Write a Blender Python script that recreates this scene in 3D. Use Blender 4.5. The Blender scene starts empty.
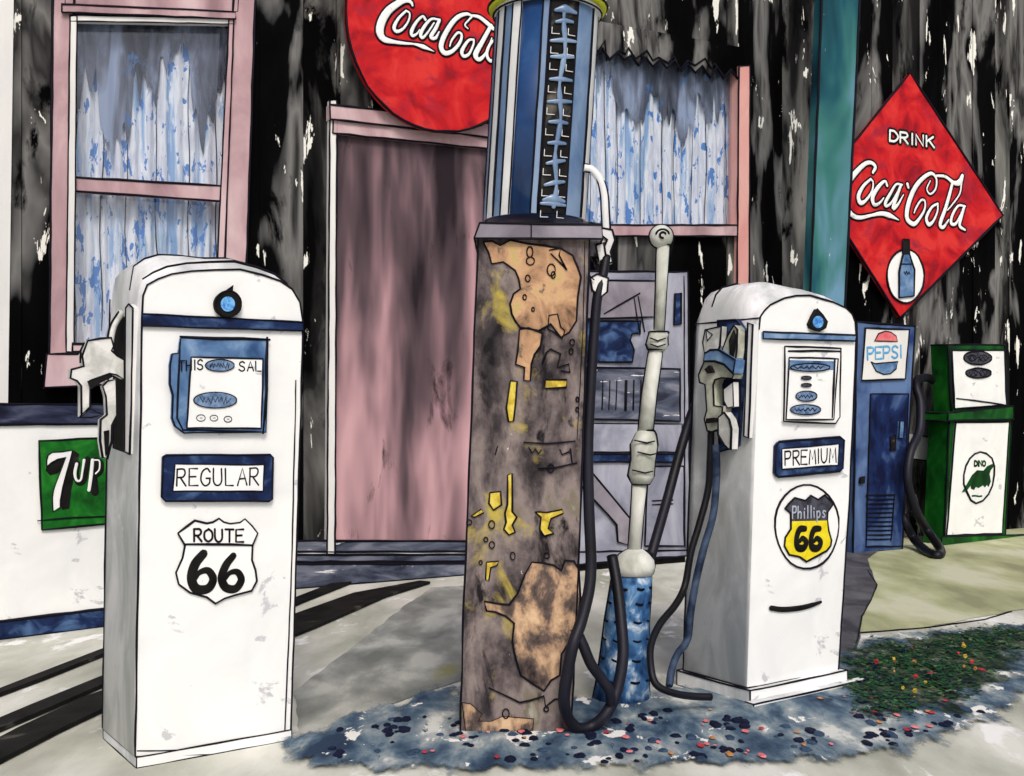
import bpy, bmesh, math, random
from mathutils import Vector, Matrix, noise
rnd = random.Random(11)
C = bpy.context.scene.collection
scene = bpy.context.scene
# ------------------------------------------------------------------ camera, world, sun, exposure
FOC, HY, CAMZ = 1100.0, 410.0, 1.097
cam_d = bpy.data.cameras.new('camera'); cam = bpy.data.objects.new('camera', cam_d); C.objects.link(cam)
cam.location = (0, 0, CAMZ); cam.rotation_euler = (math.radians(90), 0, 0)
cam_d.sensor_width = 36; cam_d.lens = 36 * FOC / 1024
cam_d.shift_y = (HY - 388) / 1024
cam_d.clip_end = 500; cam_d.clip_start = 0.05
scene.camera = cam
SUN_EL, SUN_AZ = math.radians(44), math.radians(170)      # azimuth from +Y, clockwise
world = bpy.data.worlds.new('World'); scene.world = world; world.use_nodes = True
wn = world.node_tree
sky = wn.nodes.new('ShaderNodeTexSky'); sky.sky_type = 'NISHITA'; sky.sun_disc = False
sky.sun_elevation = SUN_EL; sky.sun_rotation = SUN_AZ; sky.air_density = 0.7; sky.dust_density = 4.0
wn.links.new(sky.outputs[0], wn.nodes['Background'].inputs[0])
wn.nodes['Background'].inputs[1].default_value = 0.13
sun_d = bpy.data.lights.new('sun', 'SUN'); sun = bpy.data.objects.new('sun', sun_d); C.objects.link(sun)
sun_d.energy = 1.5; sun_d.angle = math.radians(16); sun_d.color = (1.0, 0.95, 0.88)
sdir = Vector((math.sin(SUN_AZ) * math.cos(SUN_EL), math.cos(SUN_AZ) * math.cos(SUN_EL), math.sin(SUN_EL)))
sun.rotation_euler = sdir.to_track_quat('Z', 'Y').to_euler()
sun.location = sdir * 20
scene.view_settings.view_transform = 'Standard'; scene.view_settings.look = 'None'
scene.view_settings.gamma = 1; scene.view_settings.use_curve_mapping = False
scene.view_settings.exposure = -0.04

# ------------------------------------------------------------------ materials
def lin(c):
    return tuple((x / 255 / 12.92) if x / 255 <= 0.04045 else ((x / 255 + 0.055) / 1.055) ** 2.4 for x in c) + (1,)
def wash(name, stops, scale=(3, 3, 3), detail=5, distort=0.6, rough=0.8, fleck=None, spec=0.15, bump=0.15, seed=0.0, nrough=0.55, fade=None):
    """uneven pigment: noise through a colour ramp, with optional bare flecks where the paint has worn off"""
    m = bpy.data.materials.new(name); m.use_nodes = True; t = m.node_tree; N = t.nodes; L = t.links
    b = N['Principled BSDF']; b.inputs['Roughness'].default_value = rough
    b.inputs['Specular IOR Level'].default_value = spec
    tc = N.new('ShaderNodeTexCoord'); mp = N.new('ShaderNodeMapping')
    mp.inputs['Scale'].default_value = scale; mp.inputs['Location'].default_value = (seed, seed * 1.7, seed * .6)
    L.new(tc.outputs['Object'], mp.inputs['Vector'])
    nz = N.new('ShaderNodeTexNoise'); nz.inputs['Scale'].default_value = 1; nz.inputs['Detail'].default_value = detail
    nz.inputs['Distortion'].default_value = distort; nz.inputs['Roughness'].default_value = nrough
    L.new(mp.outputs[0], nz.inputs['Vector'])
    fac = nz.outputs['Fac']
    if fade:                                             # pigment darkens or lightens with height on the thing itself
        sp = N.new('ShaderNodeSeparateXYZ'); L.new(tc.outputs['Object'], sp.inputs[0])
        mr = N.new('ShaderNodeMapRange'); mr.inputs[1].default_value, mr.inputs[2].default_value, mr.inputs[3].default_value, mr.inputs[4].default_value = fade
        L.new(sp.outputs['Z'], mr.inputs[0]); ad = N.new('ShaderNodeMath'); ad.operation = 'ADD'
        L.new(fac, ad.inputs[0]); L.new(mr.outputs[0], ad.inputs[1]); fac = ad.outputs[0]
    r = N.new('ShaderNodeValToRGB'); L.new(fac, r.inputs[0])
    e = r.color_ramp.elements
    while len(e) < len(stops): e.new(0.5)
    for k, (p, c) in enumerate(stops): e[k].position = p; e[k].color = lin(c)
    col = r.outputs[0]
    for fl in (fleck or []):
        fc, fs, thr, soft = fl
        m2 = N.new('ShaderNodeMapping'); m2.inputs['Scale'].default_value = fs; m2.inputs['Location'].default_value = (7 + seed, 3, thr * 31)
        L.new(tc.outputs['Object'], m2.inputs['Vector'])
        n2 = N.new('ShaderNodeTexNoise'); n2.inputs['Scale'].default_value = 1; n2.inputs['Detail'].default_value = 6
        n2.inputs['Roughness'].default_value = 0.62; n2.inputs['Distortion'].default_value = 0.4
        L.new(m2.outputs[0], n2.inputs['Vector'])
        r2 = N.new('ShaderNodeValToRGB'); L.new(n2.outputs['Fac'], r2.inputs[0])
        r2.color_ramp.elements[0].position = thr; r2.color_ramp.elements[0].color = (0, 0, 0, 1)
        r2.color_ramp.elements[1].position = thr + soft; r2.color_ramp.elements[1].color = (1, 1, 1, 1)
        mx = N.new('ShaderNodeMix'); mx.data_type = 'RGBA'
        L.new(r2.outputs[0], mx.inputs[0]); L.new(col, mx.inputs[6]); mx.inputs[7].default_value = lin(fc)
        col = mx.outputs[2]
    L.new(col, b.inputs['Base Color'])
    n3 = N.new('ShaderNodeTexNoise'); n3.inputs['Scale'].default_value = 90; n3.inputs['Detail'].default_value = 3
    L.new(tc.outputs['Object'], n3.inputs['Vector'])
    bp = N.new('ShaderNodeBump'); bp.inputs['Strength'].default_value = bump; bp.inputs['Distance'].default_value = 0.004
    L.new(n3.outputs['Fac'], bp.inputs['Height']); L.new(bp.outputs[0], b.inputs['Normal'])
    return m
def two(a, b): return [(0.35, a), (0.65, b)]
INK = wash('black_line', two((6, 6, 14), (16, 14, 30)), rough=0.6)
M = dict(
 wall=wash('charred_boards', [(0.38, (2, 2, 3)), (0.49, (8, 8, 9)), (0.515, (76, 76, 76)), (0.57, (120, 120, 118)), (0.63, (46, 46, 46)), (0.70, (90, 90, 88))],
           scale=(2.3, 2.3, 0.55), detail=4.5, distort=0.5, nrough=0.52, spec=0.03,
           fleck=[((4, 4, 5), (4.0, 4.0, 1.3), 0.55, 0.075), ((236, 237, 228), (9, 9, 2.3), 0.632, 0.008)]),
 wall2=wash('charred_boards_grey', [(0.36, (4, 4, 5)), (0.46, (34, 34, 34)), (0.52, (84, 84, 82)), (0.62, (126, 126, 122)), (0.68, (58, 58, 58))],
           scale=(2.6, 2.6, 0.6), detail=4.5, distort=0.5, seed=5, nrough=0.52, spec=0.03,
           fleck=[((3, 3, 4), (4.0, 4.0, 1.3), 0.525, 0.075), ((236, 236, 228), (9, 9, 2.0), 0.612, 0.008)]),
 white=wash('white_enamel', [(0.3, (236, 238, 238)), (0.6, (248, 250, 248))], rough=0.5, spec=0.15, bump=0.08, scale=(4, 4, 4),
            fleck=[((202, 203, 208), (6, 6, 8), 0.62, 0.03), ((190, 192, 198), (45, 45, 45), 0.72, 0.02)]),
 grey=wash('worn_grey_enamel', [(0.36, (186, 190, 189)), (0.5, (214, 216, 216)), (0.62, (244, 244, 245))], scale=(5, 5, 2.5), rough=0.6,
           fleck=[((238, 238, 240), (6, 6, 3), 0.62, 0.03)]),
 navy=wash('navy_enamel', [(0.35, (14, 22, 52)), (0.5, (26, 44, 84)), (0.68, (76, 104, 146))], scale=(9, 9, 12), rough=0.5),
 blue=wash('mid_blue_enamel', [(0.3, (48, 78, 122)), (0.5, (92, 126, 168)), (0.68, (140, 168, 200))], scale=(9, 9, 9), rough=0.5),
 slate=wash('slate_blue_paint', [(0.36, (44, 48, 64)), (0.5, (84, 90, 108)), (0.64, (128, 132, 146))], scale=(3, 3, 10), fleck=[((226, 226, 226), (4, 4, 26), 0.64, 0.01)]),
 bright=wash('bright_blue', [(0.4, (40, 110, 200)), (0.6, (120, 190, 240))], scale=(60, 60, 60), rough=0.3, spec=0.5),
 pink=wash('pink_paint', [(0.35, (150, 122, 128)), (0.52, (190, 158, 163)), (0.66, (214, 188, 191))], scale=(3, 3, 1.2)),
 salmon=wash('salmon_paint', two((222, 158, 152), (232, 180, 172)), scale=(6, 6, 2)),
 red=wash('red_enamel', [(0.36, (146, 18, 30)), (0.48, (196, 28, 34)), (0.62, (216, 54, 50))], scale=(4, 4, 4), rough=0.5, fleck=[((160, 36, 54), (3, 3, 5), 0.54, 0.12)]),
 green=wash('green_enamel', [(0.35, (14, 70, 22)), (0.52, (26, 110, 34)), (0.66, (52, 138, 48))], scale=(7, 7, 7), rough=0.5),
 dgreen=wash('dark_green_enamel', [(0.35, (6, 44, 14)), (0.52, (14, 80, 22)), (0.7, (40, 112, 36))], scale=(4, 4, 3), rough=0.5),
 teal=wash('teal_paint', [(0.34, (12, 44, 58)), (0.46, (30, 84, 96)), (0.56, (58, 116, 112)), (0.7, (104, 146, 172))], scale=(2.2, 2.2, 0.75), detail=3, fade=(1.6, 4.2, 0.2, -0.12), fleck=[((224, 230, 226), (22, 22, 4), 0.68, 0.01)]),
 rust=wash('weathered_grey_metal', [(0.34, (26, 24, 28)), (0.43, (66, 60, 62)), (0.50, (106, 96, 95)), (0.58, (140, 128, 124)), (0.66, (120, 112, 96)), (0.74, (168, 164, 152))],
           scale=(7, 7, 3.6), detail=9, distort=0.25, nrough=0.62, bump=0.5, fleck=[((184, 166, 78), (5, 5, 4), 0.545, 0.12), ((30, 27, 30), (9, 9, 4), 0.58, 0.07), ((222, 220, 212), (16, 16, 9), 0.68, 0.02)]),
 orange=wash('bare_rust', [(0.34, (96, 76, 62)), (0.43, (166, 130, 100)), (0.55, (204, 164, 126)), (0.64, (192, 170, 112))], scale=(9, 9, 7), detail=9, nrough=0.62, bump=0.5, fleck=[((112, 98, 86), (12, 12, 10), 0.60, 0.05)]),
 orange2=wash('sooty_rust', [(0.36, (40, 34, 34)), (0.48, (100, 86, 80)), (0.56, (180, 148, 118)), (0.66, (216, 184, 148))], scale=(11, 11, 7), detail=9, nrough=0.64, bump=0.5, distort=0.2),
 yellow=wash('yellow_paint', [(0.4, (168, 146, 60)), (0.5, (206, 180, 62)), (0.6, (222, 204, 96))], scale=(30, 30, 20)),
 signyellow=wash('sign_yellow', two((226, 204, 20), (244, 226, 50)), scale=(30, 30, 30)),
 lime=wash('lime_cap', two((196, 204, 20), (222, 224, 60)), scale=(8, 8, 8), rough=0.4),
 tinted=wash('tinted_blue_glass', [(0.35, (20, 50, 96)), (0.5, (34, 70, 120)), (0.66, (66, 104, 150))], scale=(4, 4, 2), rough=0.18, spec=0.5, bump=0.0),
 tinted2=wash('pale_blue_glass', [(0.35, (84, 112, 150)), (0.6, (126, 150, 180))], scale=(6, 6, 3), rough=0.2, spec=0.5, bump=0.0),
 pipe=wash('grey_green_pipe', [(0.36, (172, 176, 164)), (0.5, (206, 209, 200)), (0.64, (230, 231, 226))], scale=(8, 8, 5), rough=0.6),
 hose=wash('black_rubber', two((8, 8, 14), (24, 24, 38)), rough=0.5, spec=0.3),
 bluehose=wash('blue_black_rubber', two((24, 36, 58), (66, 82, 106)), scale=(14, 14, 14), rough=0.6),
 chrome=wash('pale_trim', two((214, 216, 216), (240, 240, 238)), rough=0.35, spec=0.4),
 nozzle=wash('nozzle_metal', [(0.4, (188, 190, 184)), (0.6, (228, 228, 226))], scale=(14, 14, 14), rough=0.5, spec=0.3),
 nozzle2=wash('nozzle_metal_green', [(0.4, (150, 154, 138)), (0.6, (196, 198, 182))], scale=(16, 16, 16), rough=0.5, spec=0.3),
 lav=wash('lavender_grey_enamel', [(0.36, (112, 116, 134)), (0.6, (172, 174, 188))], scale=(3, 3, 2)),
 lav2=wash('dull_grey_enamel', [(0.35, (116, 110, 122)), (0.6, (156, 150, 160))], scale=(4, 4, 3)),
 pepsi=wash('blue_machine_enamel', [(0.42, (8, 18, 54)), (0.52, (24, 44, 92)), (0.66, (88, 114, 158))], scale=(2.4, 2.4, 1.9), detail=4, seed=2.3, fleck=[((210, 220, 232), (8, 8, 9), 0.70, 0.02)]),
 pepsi2=wash('blue_machine_frame', [(0.36, (36, 58, 108)), (0.6, (96, 122, 166))], scale=(3, 3, 2), detail=4),
 lightblue=wash('light_blue_lettering', two((70, 150, 205), (120, 185, 225)), scale=(20, 20, 20)),
 coral=wash('coral_red', two((214, 96, 104), (232, 130, 134)), scale=(20, 20, 20)),
 door=wash('stained_pink_door', [(0.28, (40, 32, 38)), (0.40, (92, 76, 82)), (0.50, (146, 116, 122)), (0.59, (184, 146, 152)), (0.69, (208, 166, 170))],
           scale=(4.2, 4.2, 0.75), detail=2.5, distort=0.25, seed=1.2, fade=(0.7, 2.75, 0.07, -0.17), fleck=[((34, 26, 30), (5.5, 5.5, 1.6), 0.60, 0.10)]),
 curtain=wash('patterned_lace', [(0.36, (150, 180, 216)), (0.43, (206, 218, 234)), (0.48, (248, 248, 250)), (0.57, (212, 214, 226)), (0.63, (250, 250, 252))],
              scale=(13, 13, 1.5), detail=6, distort=0.3, fleck=[((86, 138, 204), (16, 16, 7), 0.57, 0.015), ((242, 242, 246), (18, 18, 3), 0.60, 0.01)]),
 shadecloth=wash('smoky_drape', [(0.36, (54, 56, 66)), (0.5, (104, 108, 122)), (0.62, (156, 168, 192))], scale=(7, 7, 1.6), detail=5, fleck=[((78, 118, 170), (10, 10, 5), 0.62, 0.05)]),  # colour of the shade painted over the curtain tops
 paper=wash('white_trim', two((222, 222, 220), (238, 238, 234)), scale=(4, 4, 1)),
 pane_bg=wash('dark_room', two((20, 20, 26), (36, 36, 44))),
 scribble=wash('scribbled_counter', two((70, 96, 132), (130, 156, 190)), scale=(40, 40, 40)),
 darkgrey=wash('dark_grey', two((44, 44, 54), (84, 84, 94)), scale=(20, 20, 20)),
 ground=wash('pale_concrete', [(0.36, (166, 168, 154)), (0.5, (200, 201, 188)), (0.62, (228, 228, 218))], scale=(2.2, 0.9, 1.1), detail=8, distort=0.2, bump=0.4, fleck=[((246, 246, 242), (4, 2, 3), 0.58, 0.06)]),
 olive=wash('mossy_concrete', [(0.36, (150, 152, 118)), (0.5, (182, 186, 144)), (0.62, (206, 208, 180))], scale=(2.4, 0.9, 1.3), detail=8, distort=0.2, bump=0.4, fleck=[((150, 152, 96), (1.5, .6, 1), 0.6, 0.1)]),
 asphalt=wash('grey_asphalt', [(0.36, (118, 122, 118)), (0.5, (152, 155, 149)), (0.62, (194, 196, 188))], scale=(4, 1.7, 2.2), detail=8, distort=0.2, bump=0.6, fleck=[((150, 150, 104), (2.4, 1.2, 2), 0.64, 0.1)]),
 tar=wash('dark_asphalt_patch', two((66, 66, 72), (106, 106, 110)), scale=(5, 3, 5), bump=0.5),  # shadow colour for the ground beside the premium pump
 gravel=wash('blue_grey_gravel', [(0.36, (44, 62, 84)), (0.45, (76, 98, 118)), (0.51, (112, 130, 142)), (0.58, (154, 164, 166)), (0.64, (214, 216, 210))],
             scale=(6, 2.6, 5), detail=8, distort=0.25, bump=0.8, nrough=0.6, fleck=[((240, 240, 234), (8, 4.5, 6), 0.61, 0.015), ((40, 56, 82), (13, 6, 10), 0.64, 0.03)]),
 moss=wash('mossy_gravel', [(0.38, (16, 28, 26)), (0.5, (44, 62, 48)), (0.58, (84, 94, 72)), (0.66, (140, 144, 136))], scale=(14, 6, 7), detail=8, distort=0.2, nrough=0.68, bump=0.8),
)
for k, c in dict(leaf_a=(30, 66, 42), leaf_b=(70, 98, 52), leaf_c=(22, 34, 46), stone=(12, 18, 40), stone2=(44, 62, 84), petal_r=(160, 46, 54), petal_p=(204, 112, 114), petal_y=(176, 150, 54), petal_o=(166, 116, 68)).items():
    M[k] = wash(k, two(c, tuple(min(255, int(x * 1.25 + 6)) for x in c)), scale=(30, 30, 30))
def glassmat():
    m = bpy.data.materials.new('window_glass'); m.use_nodes = True; t = m.node_tree; t.nodes.clear()
    o = t.nodes.new('ShaderNodeOutputMaterial'); mix = t.nodes.new('ShaderNodeMixShader')
    tr = t.nodes.new('ShaderNodeBsdfTransparent'); gl = t.nodes.new('ShaderNodeBsdfGlossy'); gl.inputs['Roughness'].default_value = 0.05
    tr.inputs[0].default_value = (0.93, 0.95, 0.97, 1)
    mix.inputs[0].default_value = 0.05
    t.links.new(tr.outputs[0], mix.inputs[1]); t.links.new(gl.outputs[0], mix.inputs[2]); t.links.new(mix.outputs[0], o.inputs[0]); return m
M['glass'] = glassmat()

# ------------------------------------------------------------------ frames: real places measured from the camera station
class Frame:
    def __init__(s, origin, deg):
        s.o = Vector(origin); s.deg = deg; a = math.radians(deg); s.ca, s.sa = math.cos(a), math.sin(a)
        s.px = s.o.y / FOC                                   # metres per pixel at this distance
        s.r = 1.15 * s.px                                    # pen line radius
    def loc(s, P):
        d = P - s.o; return Vector((d.x * s.ca + d.y * s.sa, -d.x * s.sa + d.y * s.ca, d.z))
    def wor(s, p):
        return s.o + Vector((p[0] * s.ca - p[1] * s.sa, p[0] * s.sa + p[1] * s.ca, p[2]))
    def ray(s, px, py):
        c = s.loc(Vector((0, 0, CAMZ))); d = Vector(((px - 512) / FOC, 1, -(py - HY) / FOC))
        return c, Vector((d.x * s.ca + d.y * s.sa, -d.x * s.sa + d.y * s.ca, d.z))
    def p(s, px, py, y=0.0):
        c, d = s.ray(px, py); t = (y - c.y) / d.y; return c + d * t
    def q(s, px, py, x=0.0):
        c, d = s.ray(px, py); t = (x - c.x) / d.x; return c + d * t
    def at(s, px, py, y=0.0): return Frame(s.wor(s.p(px, py, y)), s.deg)
def G(px, py, z=0.0):
    t = (CAMZ - z) * FOC / (py - HY); return Vector(((px - 512) / FOC * t, t, z))
def ground_frame(px, py, deg): return Frame(G(px, py), deg)

def crm(pts, n=6):
    pts = [Vector(p) for p in pts]
    if len(pts) < 3: return pts
    out = []
    P = [pts[0] * 2 - pts[1]] + pts + [pts[-1] * 2 - pts[-2]]
    for i in range(1, len(P) - 2):
        a, b, c, d = P[i - 1], P[i], P[i + 1], P[i + 2]
        for k in range(n):
            t = k / n
            out.append(0.5 * ((2 * b) + (c - a) * t + (2 * a - 5 * b + 4 * c - d) * t * t + (3 * b - a - 3 * c + d) * t ** 3))
    out.append(pts[-1]); return out
def crv(vals, n=6):
    out = []
    for i in range(len(vals) - 1):
        for k in range(n): out.append(vals[i] + (vals[i + 1] - vals[i]) * k / n)
    return out + [vals[-1]]

class B:
    def __init__(s): s.v = []; s.f = []; s.m = []; s.sm = []; s.mats = []; s.flip = True
    def mi(s, m):
        if m not in s.mats: s.mats.append(m)
        return s.mats.index(m)
    def face(s, idx, m, smooth=False): s.f.append(idx); s.m.append(s.mi(m)); s.sm.append(smooth)
    def add(s, pts): k = len(s.v); s.v += [tuple(p) for p in pts]; return k
    def tube(s, pts, r, m, n=8, normal=None, flat=1.0, cap=True):
        pts = [Vector(p) for p in pts]
        if len(pts) < 2: return
        rr = r if isinstance(r, (list, tuple)) else [r] * len(pts)
        prev = None; rings = []
        for i, p in enumerate(pts):
            t = (pts[min(i + 1, len(pts) - 1)] - pts[max(i - 1, 0)])
            t = t.normalized() if t.length > 1e-9 else Vector((0, 0, 1))
            if normal is not None:
                N_ = normal; U = t.cross(N_)
                U = U.normalized() if U.length > 1e-6 else Vector((1, 0, 0))
            else:
                if prev is None:
                    U = t.cross(Vector((0, 1, 0.01)));
                    if U.length < 1e-3: U = t.cross(Vector((1, 0, 0)))
                    U.normalize()
                else:
                    U = prev - t * prev.dot(t); U.normalize()
                prev = U; N_ = t.cross(U)
            rings.append(s.add([p + U * (rr[i] * math.cos(2 * math.pi * k / n)) + N_ * (flat * rr[i] * math.sin(2 * math.pi * k / n)) for k in range(n)]))
        for a, b in zip(rings, rings[1:]):
            for k in range(n): s.face([a + k, a + (k + 1) % n, b + (k + 1) % n, b + k], m, True)
        if cap:
            s.face([rings[0] + k for k in range(n)][::-1], m); s.face([rings[-1] + k for k in range(n)], m)
    def ink(s, pts, r, wob=0.6, closed=False, n=5):
        """a dark drawn seam: thin, slightly uneven round bead along an edge"""
        pts = [Vector(p) for p in pts]
        if closed: pts = pts + [pts[0]]
        out = []; step = max(r * 14, 0.02)
        for a, b in zip(pts, pts[1:]):
            k = max(1, min(60, int((b - a).length / step)))
            for i in range(k): out.append(a.lerp(b, i / k))
        out.append(pts[-1])
        q = []; rr = []
        for p in out:
            j = noise.noise_vector(p * 9.0) * (r * wob)
            q.append(p + Vector((j.x, j.y * 0.3, j.z))); rr.append(r * (1.0 + 0.38 * noise.noise(p * 6.0 + Vector((3, 1, 2)))))
        rr[0] *= 0.7; rr[-1] *= 0.7
        s.tube(q, rr, INK, n=n)
    def brush(s, pts, hw, y_normal, m, flat=0.12, smooth=5, n=10):
        """flat raised stroke of a letter; hw = half widths"""
        hw = hw if isinstance(hw, (list, tuple)) else [hw] * len(pts)
        P = crm(pts, smooth) if len(pts) > 2 else [Vector(p) for p in pts]
        H = crv(hw, smooth) if len(pts) > 2 else list(hw)
        t0 = (P[0] - P[1]).normalized(); t1 = (P[-1] - P[-2]).normalized()
        P = [P[0] + t0 * H[0] * .9, P[0] + t0 * H[0] * .55] + P + [P[-1] + t1 * H[-1] * .55, P[-1] + t1 * H[-1] * .9]
        H = [H[0] * .25, H[0] * .8] + H + [H[-1] * .8, H[-1] * .25]
        s.tube(P, H, m, n=n, normal=y_normal, flat=flat)
    def prism(s, fr, y0, y1, m, side=None, ink=0.0, back_ink=False, corners=True, back=None):
        """fr = [(x,z)] front outline at y0, carried back to y1 (back = other outline)"""
        side = side or m; n = len(fr); bk = back or fr
        a = s.add([(x, y0, z) for x, z in fr]); b = s.add([(x, y1, z) for x, z in bk])
        s.face([a + k for k in range(n)], m); s.face([b + k for k in range(n)][::-1], side)
        for k in range(n): s.face([a + k, b + k, b + (k + 1) % n, a + (k + 1) % n], side)
        if ink:
            s.ink([(x, y0, z) for x, z in fr], ink, closed=True)
            if back_ink: s.ink([(x, y1, z) for x, z in bk], ink, closed=True)
            if corners and abs(y1 - y0) > 0.015:
                for k in range(n):
                    p, q_, r_ = Vector(fr[k - 1]), Vector(fr[k]), Vector(fr[(k + 1) % n])
                    u, w = (q_ - p), (r_ - q_)
                    if u.length > 1e-6 and w.length > 1e-6 and u.angle(w) > 0.6:
                        s.ink([(fr[k][0], y0, fr[k][1]), (bk[k][0], y1, bk[k][1])], ink)
    def box(s, x0, x1, y0, y1, z0, z1, m, ink=0.0, side=None):
        s.prism([(x0, z0), (x1, z0), (x1, z1), (x0, z1)], y0, y1, m, side=side, ink=ink, back_ink=bool(ink))
    def loft(s, secs, m_side, m_front, m_back=None):
        """secs = [(y, [(x,z)...])] front to back"""
        n = len(secs[0][1]); ids = [s.add([(x, y, z) for x, z in pr]) for y, pr in secs]
        s.face([ids[0] + k for k in range(n)], m_front); s.face([ids[-1] + k for k in range(n)][::-1], m_back or m_side)
        for a, b in zip(ids, ids[1:]):
            for k in range(n): s.face([a + k, b + k, b + (k + 1) % n, a + (k + 1) % n], m_side, True)
    def rings(s, cs, m, n=24, ink=0.0):
        """upright turned shape; cs = [(centre xyz, radius)]"""
        ids = [s.add([(c[0] + r * math.cos(2 * math.pi * k / n), c[1] + r * math.sin(2 * math.pi * k / n), c[2]) for k in range(n)]) for c, r in cs]
        for a, b in zip(ids, ids[1:]):
            for k in range(n): s.face([a + k, a + (k + 1) % n, b + (k + 1) % n, b + k], m, True)
        s.face([ids[0] + k for k in range(n)][::-1], m); s.face([ids[-1] + k for k in range(n)], m)
        if ink:
            for sx in (-1, 1): s.ink([(c[0] + sx * r, c[1], c[2]) for c, r in cs], ink)
    def build(s, name, parent=None, label=None):
        me = bpy.data.meshes.new(name); me.from_pydata(s.v, [], s.f)
        for m in s.mats: me.materials.append(m)
        for p, mi, sm in zip(me.polygons, s.m, s.sm): p.material_index = mi; p.use_smooth = sm
        bm = bmesh.new(); bm.from_mesh(me); bmesh.ops.recalc_face_normals(bm, faces=bm.faces); bm.to_mesh(me); bm.free()
        o = bpy.data.objects.new(name, me); C.objects.link(o)
        if parent is not None: o.parent = parent
        if label: o['label'] = label
        return o

def thing(name, label, cat, fr, group=None):
    o = bpy.data.objects.new(name, None); C.objects.link(o); o.empty_display_size = 0.1
    o.location = fr.o; o.rotation_euler = (0, 0, math.radians(fr.deg)); o['label'] = label; o['category'] = cat
    if group: o['group'] = group
    return o
def solo(o, fr, label, cat, group=None):
    o.location = fr.o; o.rotation_euler = (0, 0, math.radians(fr.deg)); o['label'] = label; o['category'] = cat
    if group: o['group'] = group
    return o
def struct(o): o['kind'] = 'structure'; return o
def xz(fr, pts, y=0.0):
    return [(v.x, v.z) for v in (fr.p(px, py, y) for px, py in pts)]
def crop(ox, oy, sc, pts): return [(ox + x / sc, oy + y / sc) for x, y in pts]
def oval(cx, cy, rx, ry, n=28, tilt=0.0):
    return [(cx + rx * math.cos(a) * math.cos(tilt) - ry * math.sin(a) * math.sin(tilt), cy - (ry * math.sin(a) * math.cos(tilt) + rx * math.cos(a) * math.sin(tilt))) for a in (2 * math.pi * k / n for k in range(n))]
NY = Vector((0, -1, 0))
def strokes(b, fr, y, lst, m, k=1.0, extra=0.0, flat=0.12, smooth=5, crop_=None):
    """lst = [(points in picture units, half widths)] drawn on the plane y of the frame"""
    for pts, hw in lst:
        hw = hw if isinstance(hw, (list, tuple)) else [hw] * len(pts)
        if crop_: ox, oy, sc = crop_; pts = crop(ox, oy, sc, pts); hw = [h / sc for h in hw]
        P = [fr.p(px, py, y) for px, py in pts]
        W = [(h * k + extra) * fr.px for h in hw]
        b.brush(P, W, NY, m, flat=flat, smooth=smooth)
FONT = {
 'A': [[(0, 0), (.5, 1), (1, 0)], [(.2, .38), (.8, .38)]], 'D': [[(0, 0), (0, 1)], [(0, 1), (.6, .95), (1, .5), (.6, .05), (0, 0)]],
 'E': [[(.9, 1), (0, 1), (0, 0), (.95, 0)], [(0, .52), (.7, .52)]], 'G': [[(.95, .8), (.6, 1), (.1, .8), (0, .3), (.35, 0), (.9, .15), (.95, .45)], [(.5, .45), (1, .45)]],
 'H': [[(0, 0), (0, 1)], [(.9, 0), (.9, 1)], [(0, .5), (.9, .5)]], 'I': [[(.5, 0), (.5, 1)]], 'K': [[(0, 0), (0, 1)], [(.85, 1), (.05, .45)], [(.3, .6), (.95, 0)]],
 'L': [[(0, 1), (0, 0), (.85, 0)]], 'M': [[(0, 0), (.12, 1), (.5, .3), (.88, 1), (1, 0)]], 'N': [[(0, 0), (0, 1), (.9, 0), (.9, 1)]],
 'O': [[(.5, 1), (.05, .75), (.05, .25), (.5, 0), (.95, .25), (.95, .75), (.5, 1)]], 'P': [[(0, 0), (0, 1)], [(0, 1), (.7, .98), (.9, .75), (.65, .5), (0, .48)]],
 'R': [[(0, 0), (0, 1)], [(0, 1), (.7, .98), (.9, .75), (.6, .52), (0, .5)], [(.35, .5), (.95, 0)]],
 'S': [[(.9, .85), (.55, 1), (.1, .82), (.2, .58), (.75, .42), (.88, .15), (.45, 0), (.02, .15)]], 'T': [[(0, 1), (1, 1)], [(.5, 1), (.5, 0)]],
 'U': [[(0, 1), (.05, .25), (.45, 0), (.85, .25), (.9, 1)]],
 'h': [[(0, 0), (.05, 1)], [(.03, .4), (.4, .55), (.7, .4), (.7, 0)]], 'i': [[(.4, 0), (.4, .5)], [(.4, .72), (.4, .78)]], 'l': [[(.4, 0), (.42, 1)]],
 'p': [[(.1, -.35), (.1, .5)], [(.1, .45), (.55, .52), (.8, .25), (.5, 0), (.12, .05)]], 's': [[(.75, .45), (.4, .52), (.2, .38), (.65, .15), (.4, 0), (.1, .05)]],
}
CURVED = set('DGOPRSUhps')
def write(b, fr, y, s_, x0, y0, x1, y1, h, hw, m, extra=0.0, gap=0.32, slant=0.0, flat=0.12):
    n = len(s_); widths = [0.35 if c == 'I' else (0.45 if c in 'il' else 1.0) for c in s_]
    tot = sum(widths) + gap * (n - 1); u = 1 / tot; t = 0
    for c, w in zip(s_, widths):
        for st in FONT[c]:
            pts = []
            for (a, z) in st:
                f = t + (a * w if c not in 'Iil' else a * w) * u
                jx, jz = rnd.uniform(-.02, .02), rnd.uniform(-.02, .02)
                pts.append((x0 + (x1 - x0) * f + slant * z * h + jx * h, y0 + (y1 - y0) * f - (z + jz) * h))
            sm = 5 if (c in CURVED and len(pts) > 3) else 1
            P = [fr.p(px, py, y) for px, py in pts]
            hwm = (hw + extra) * fr.px
            b.brush(P, hwm, NY, m, flat=flat, smooth=sm)
        t += (w + gap) * u

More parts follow.
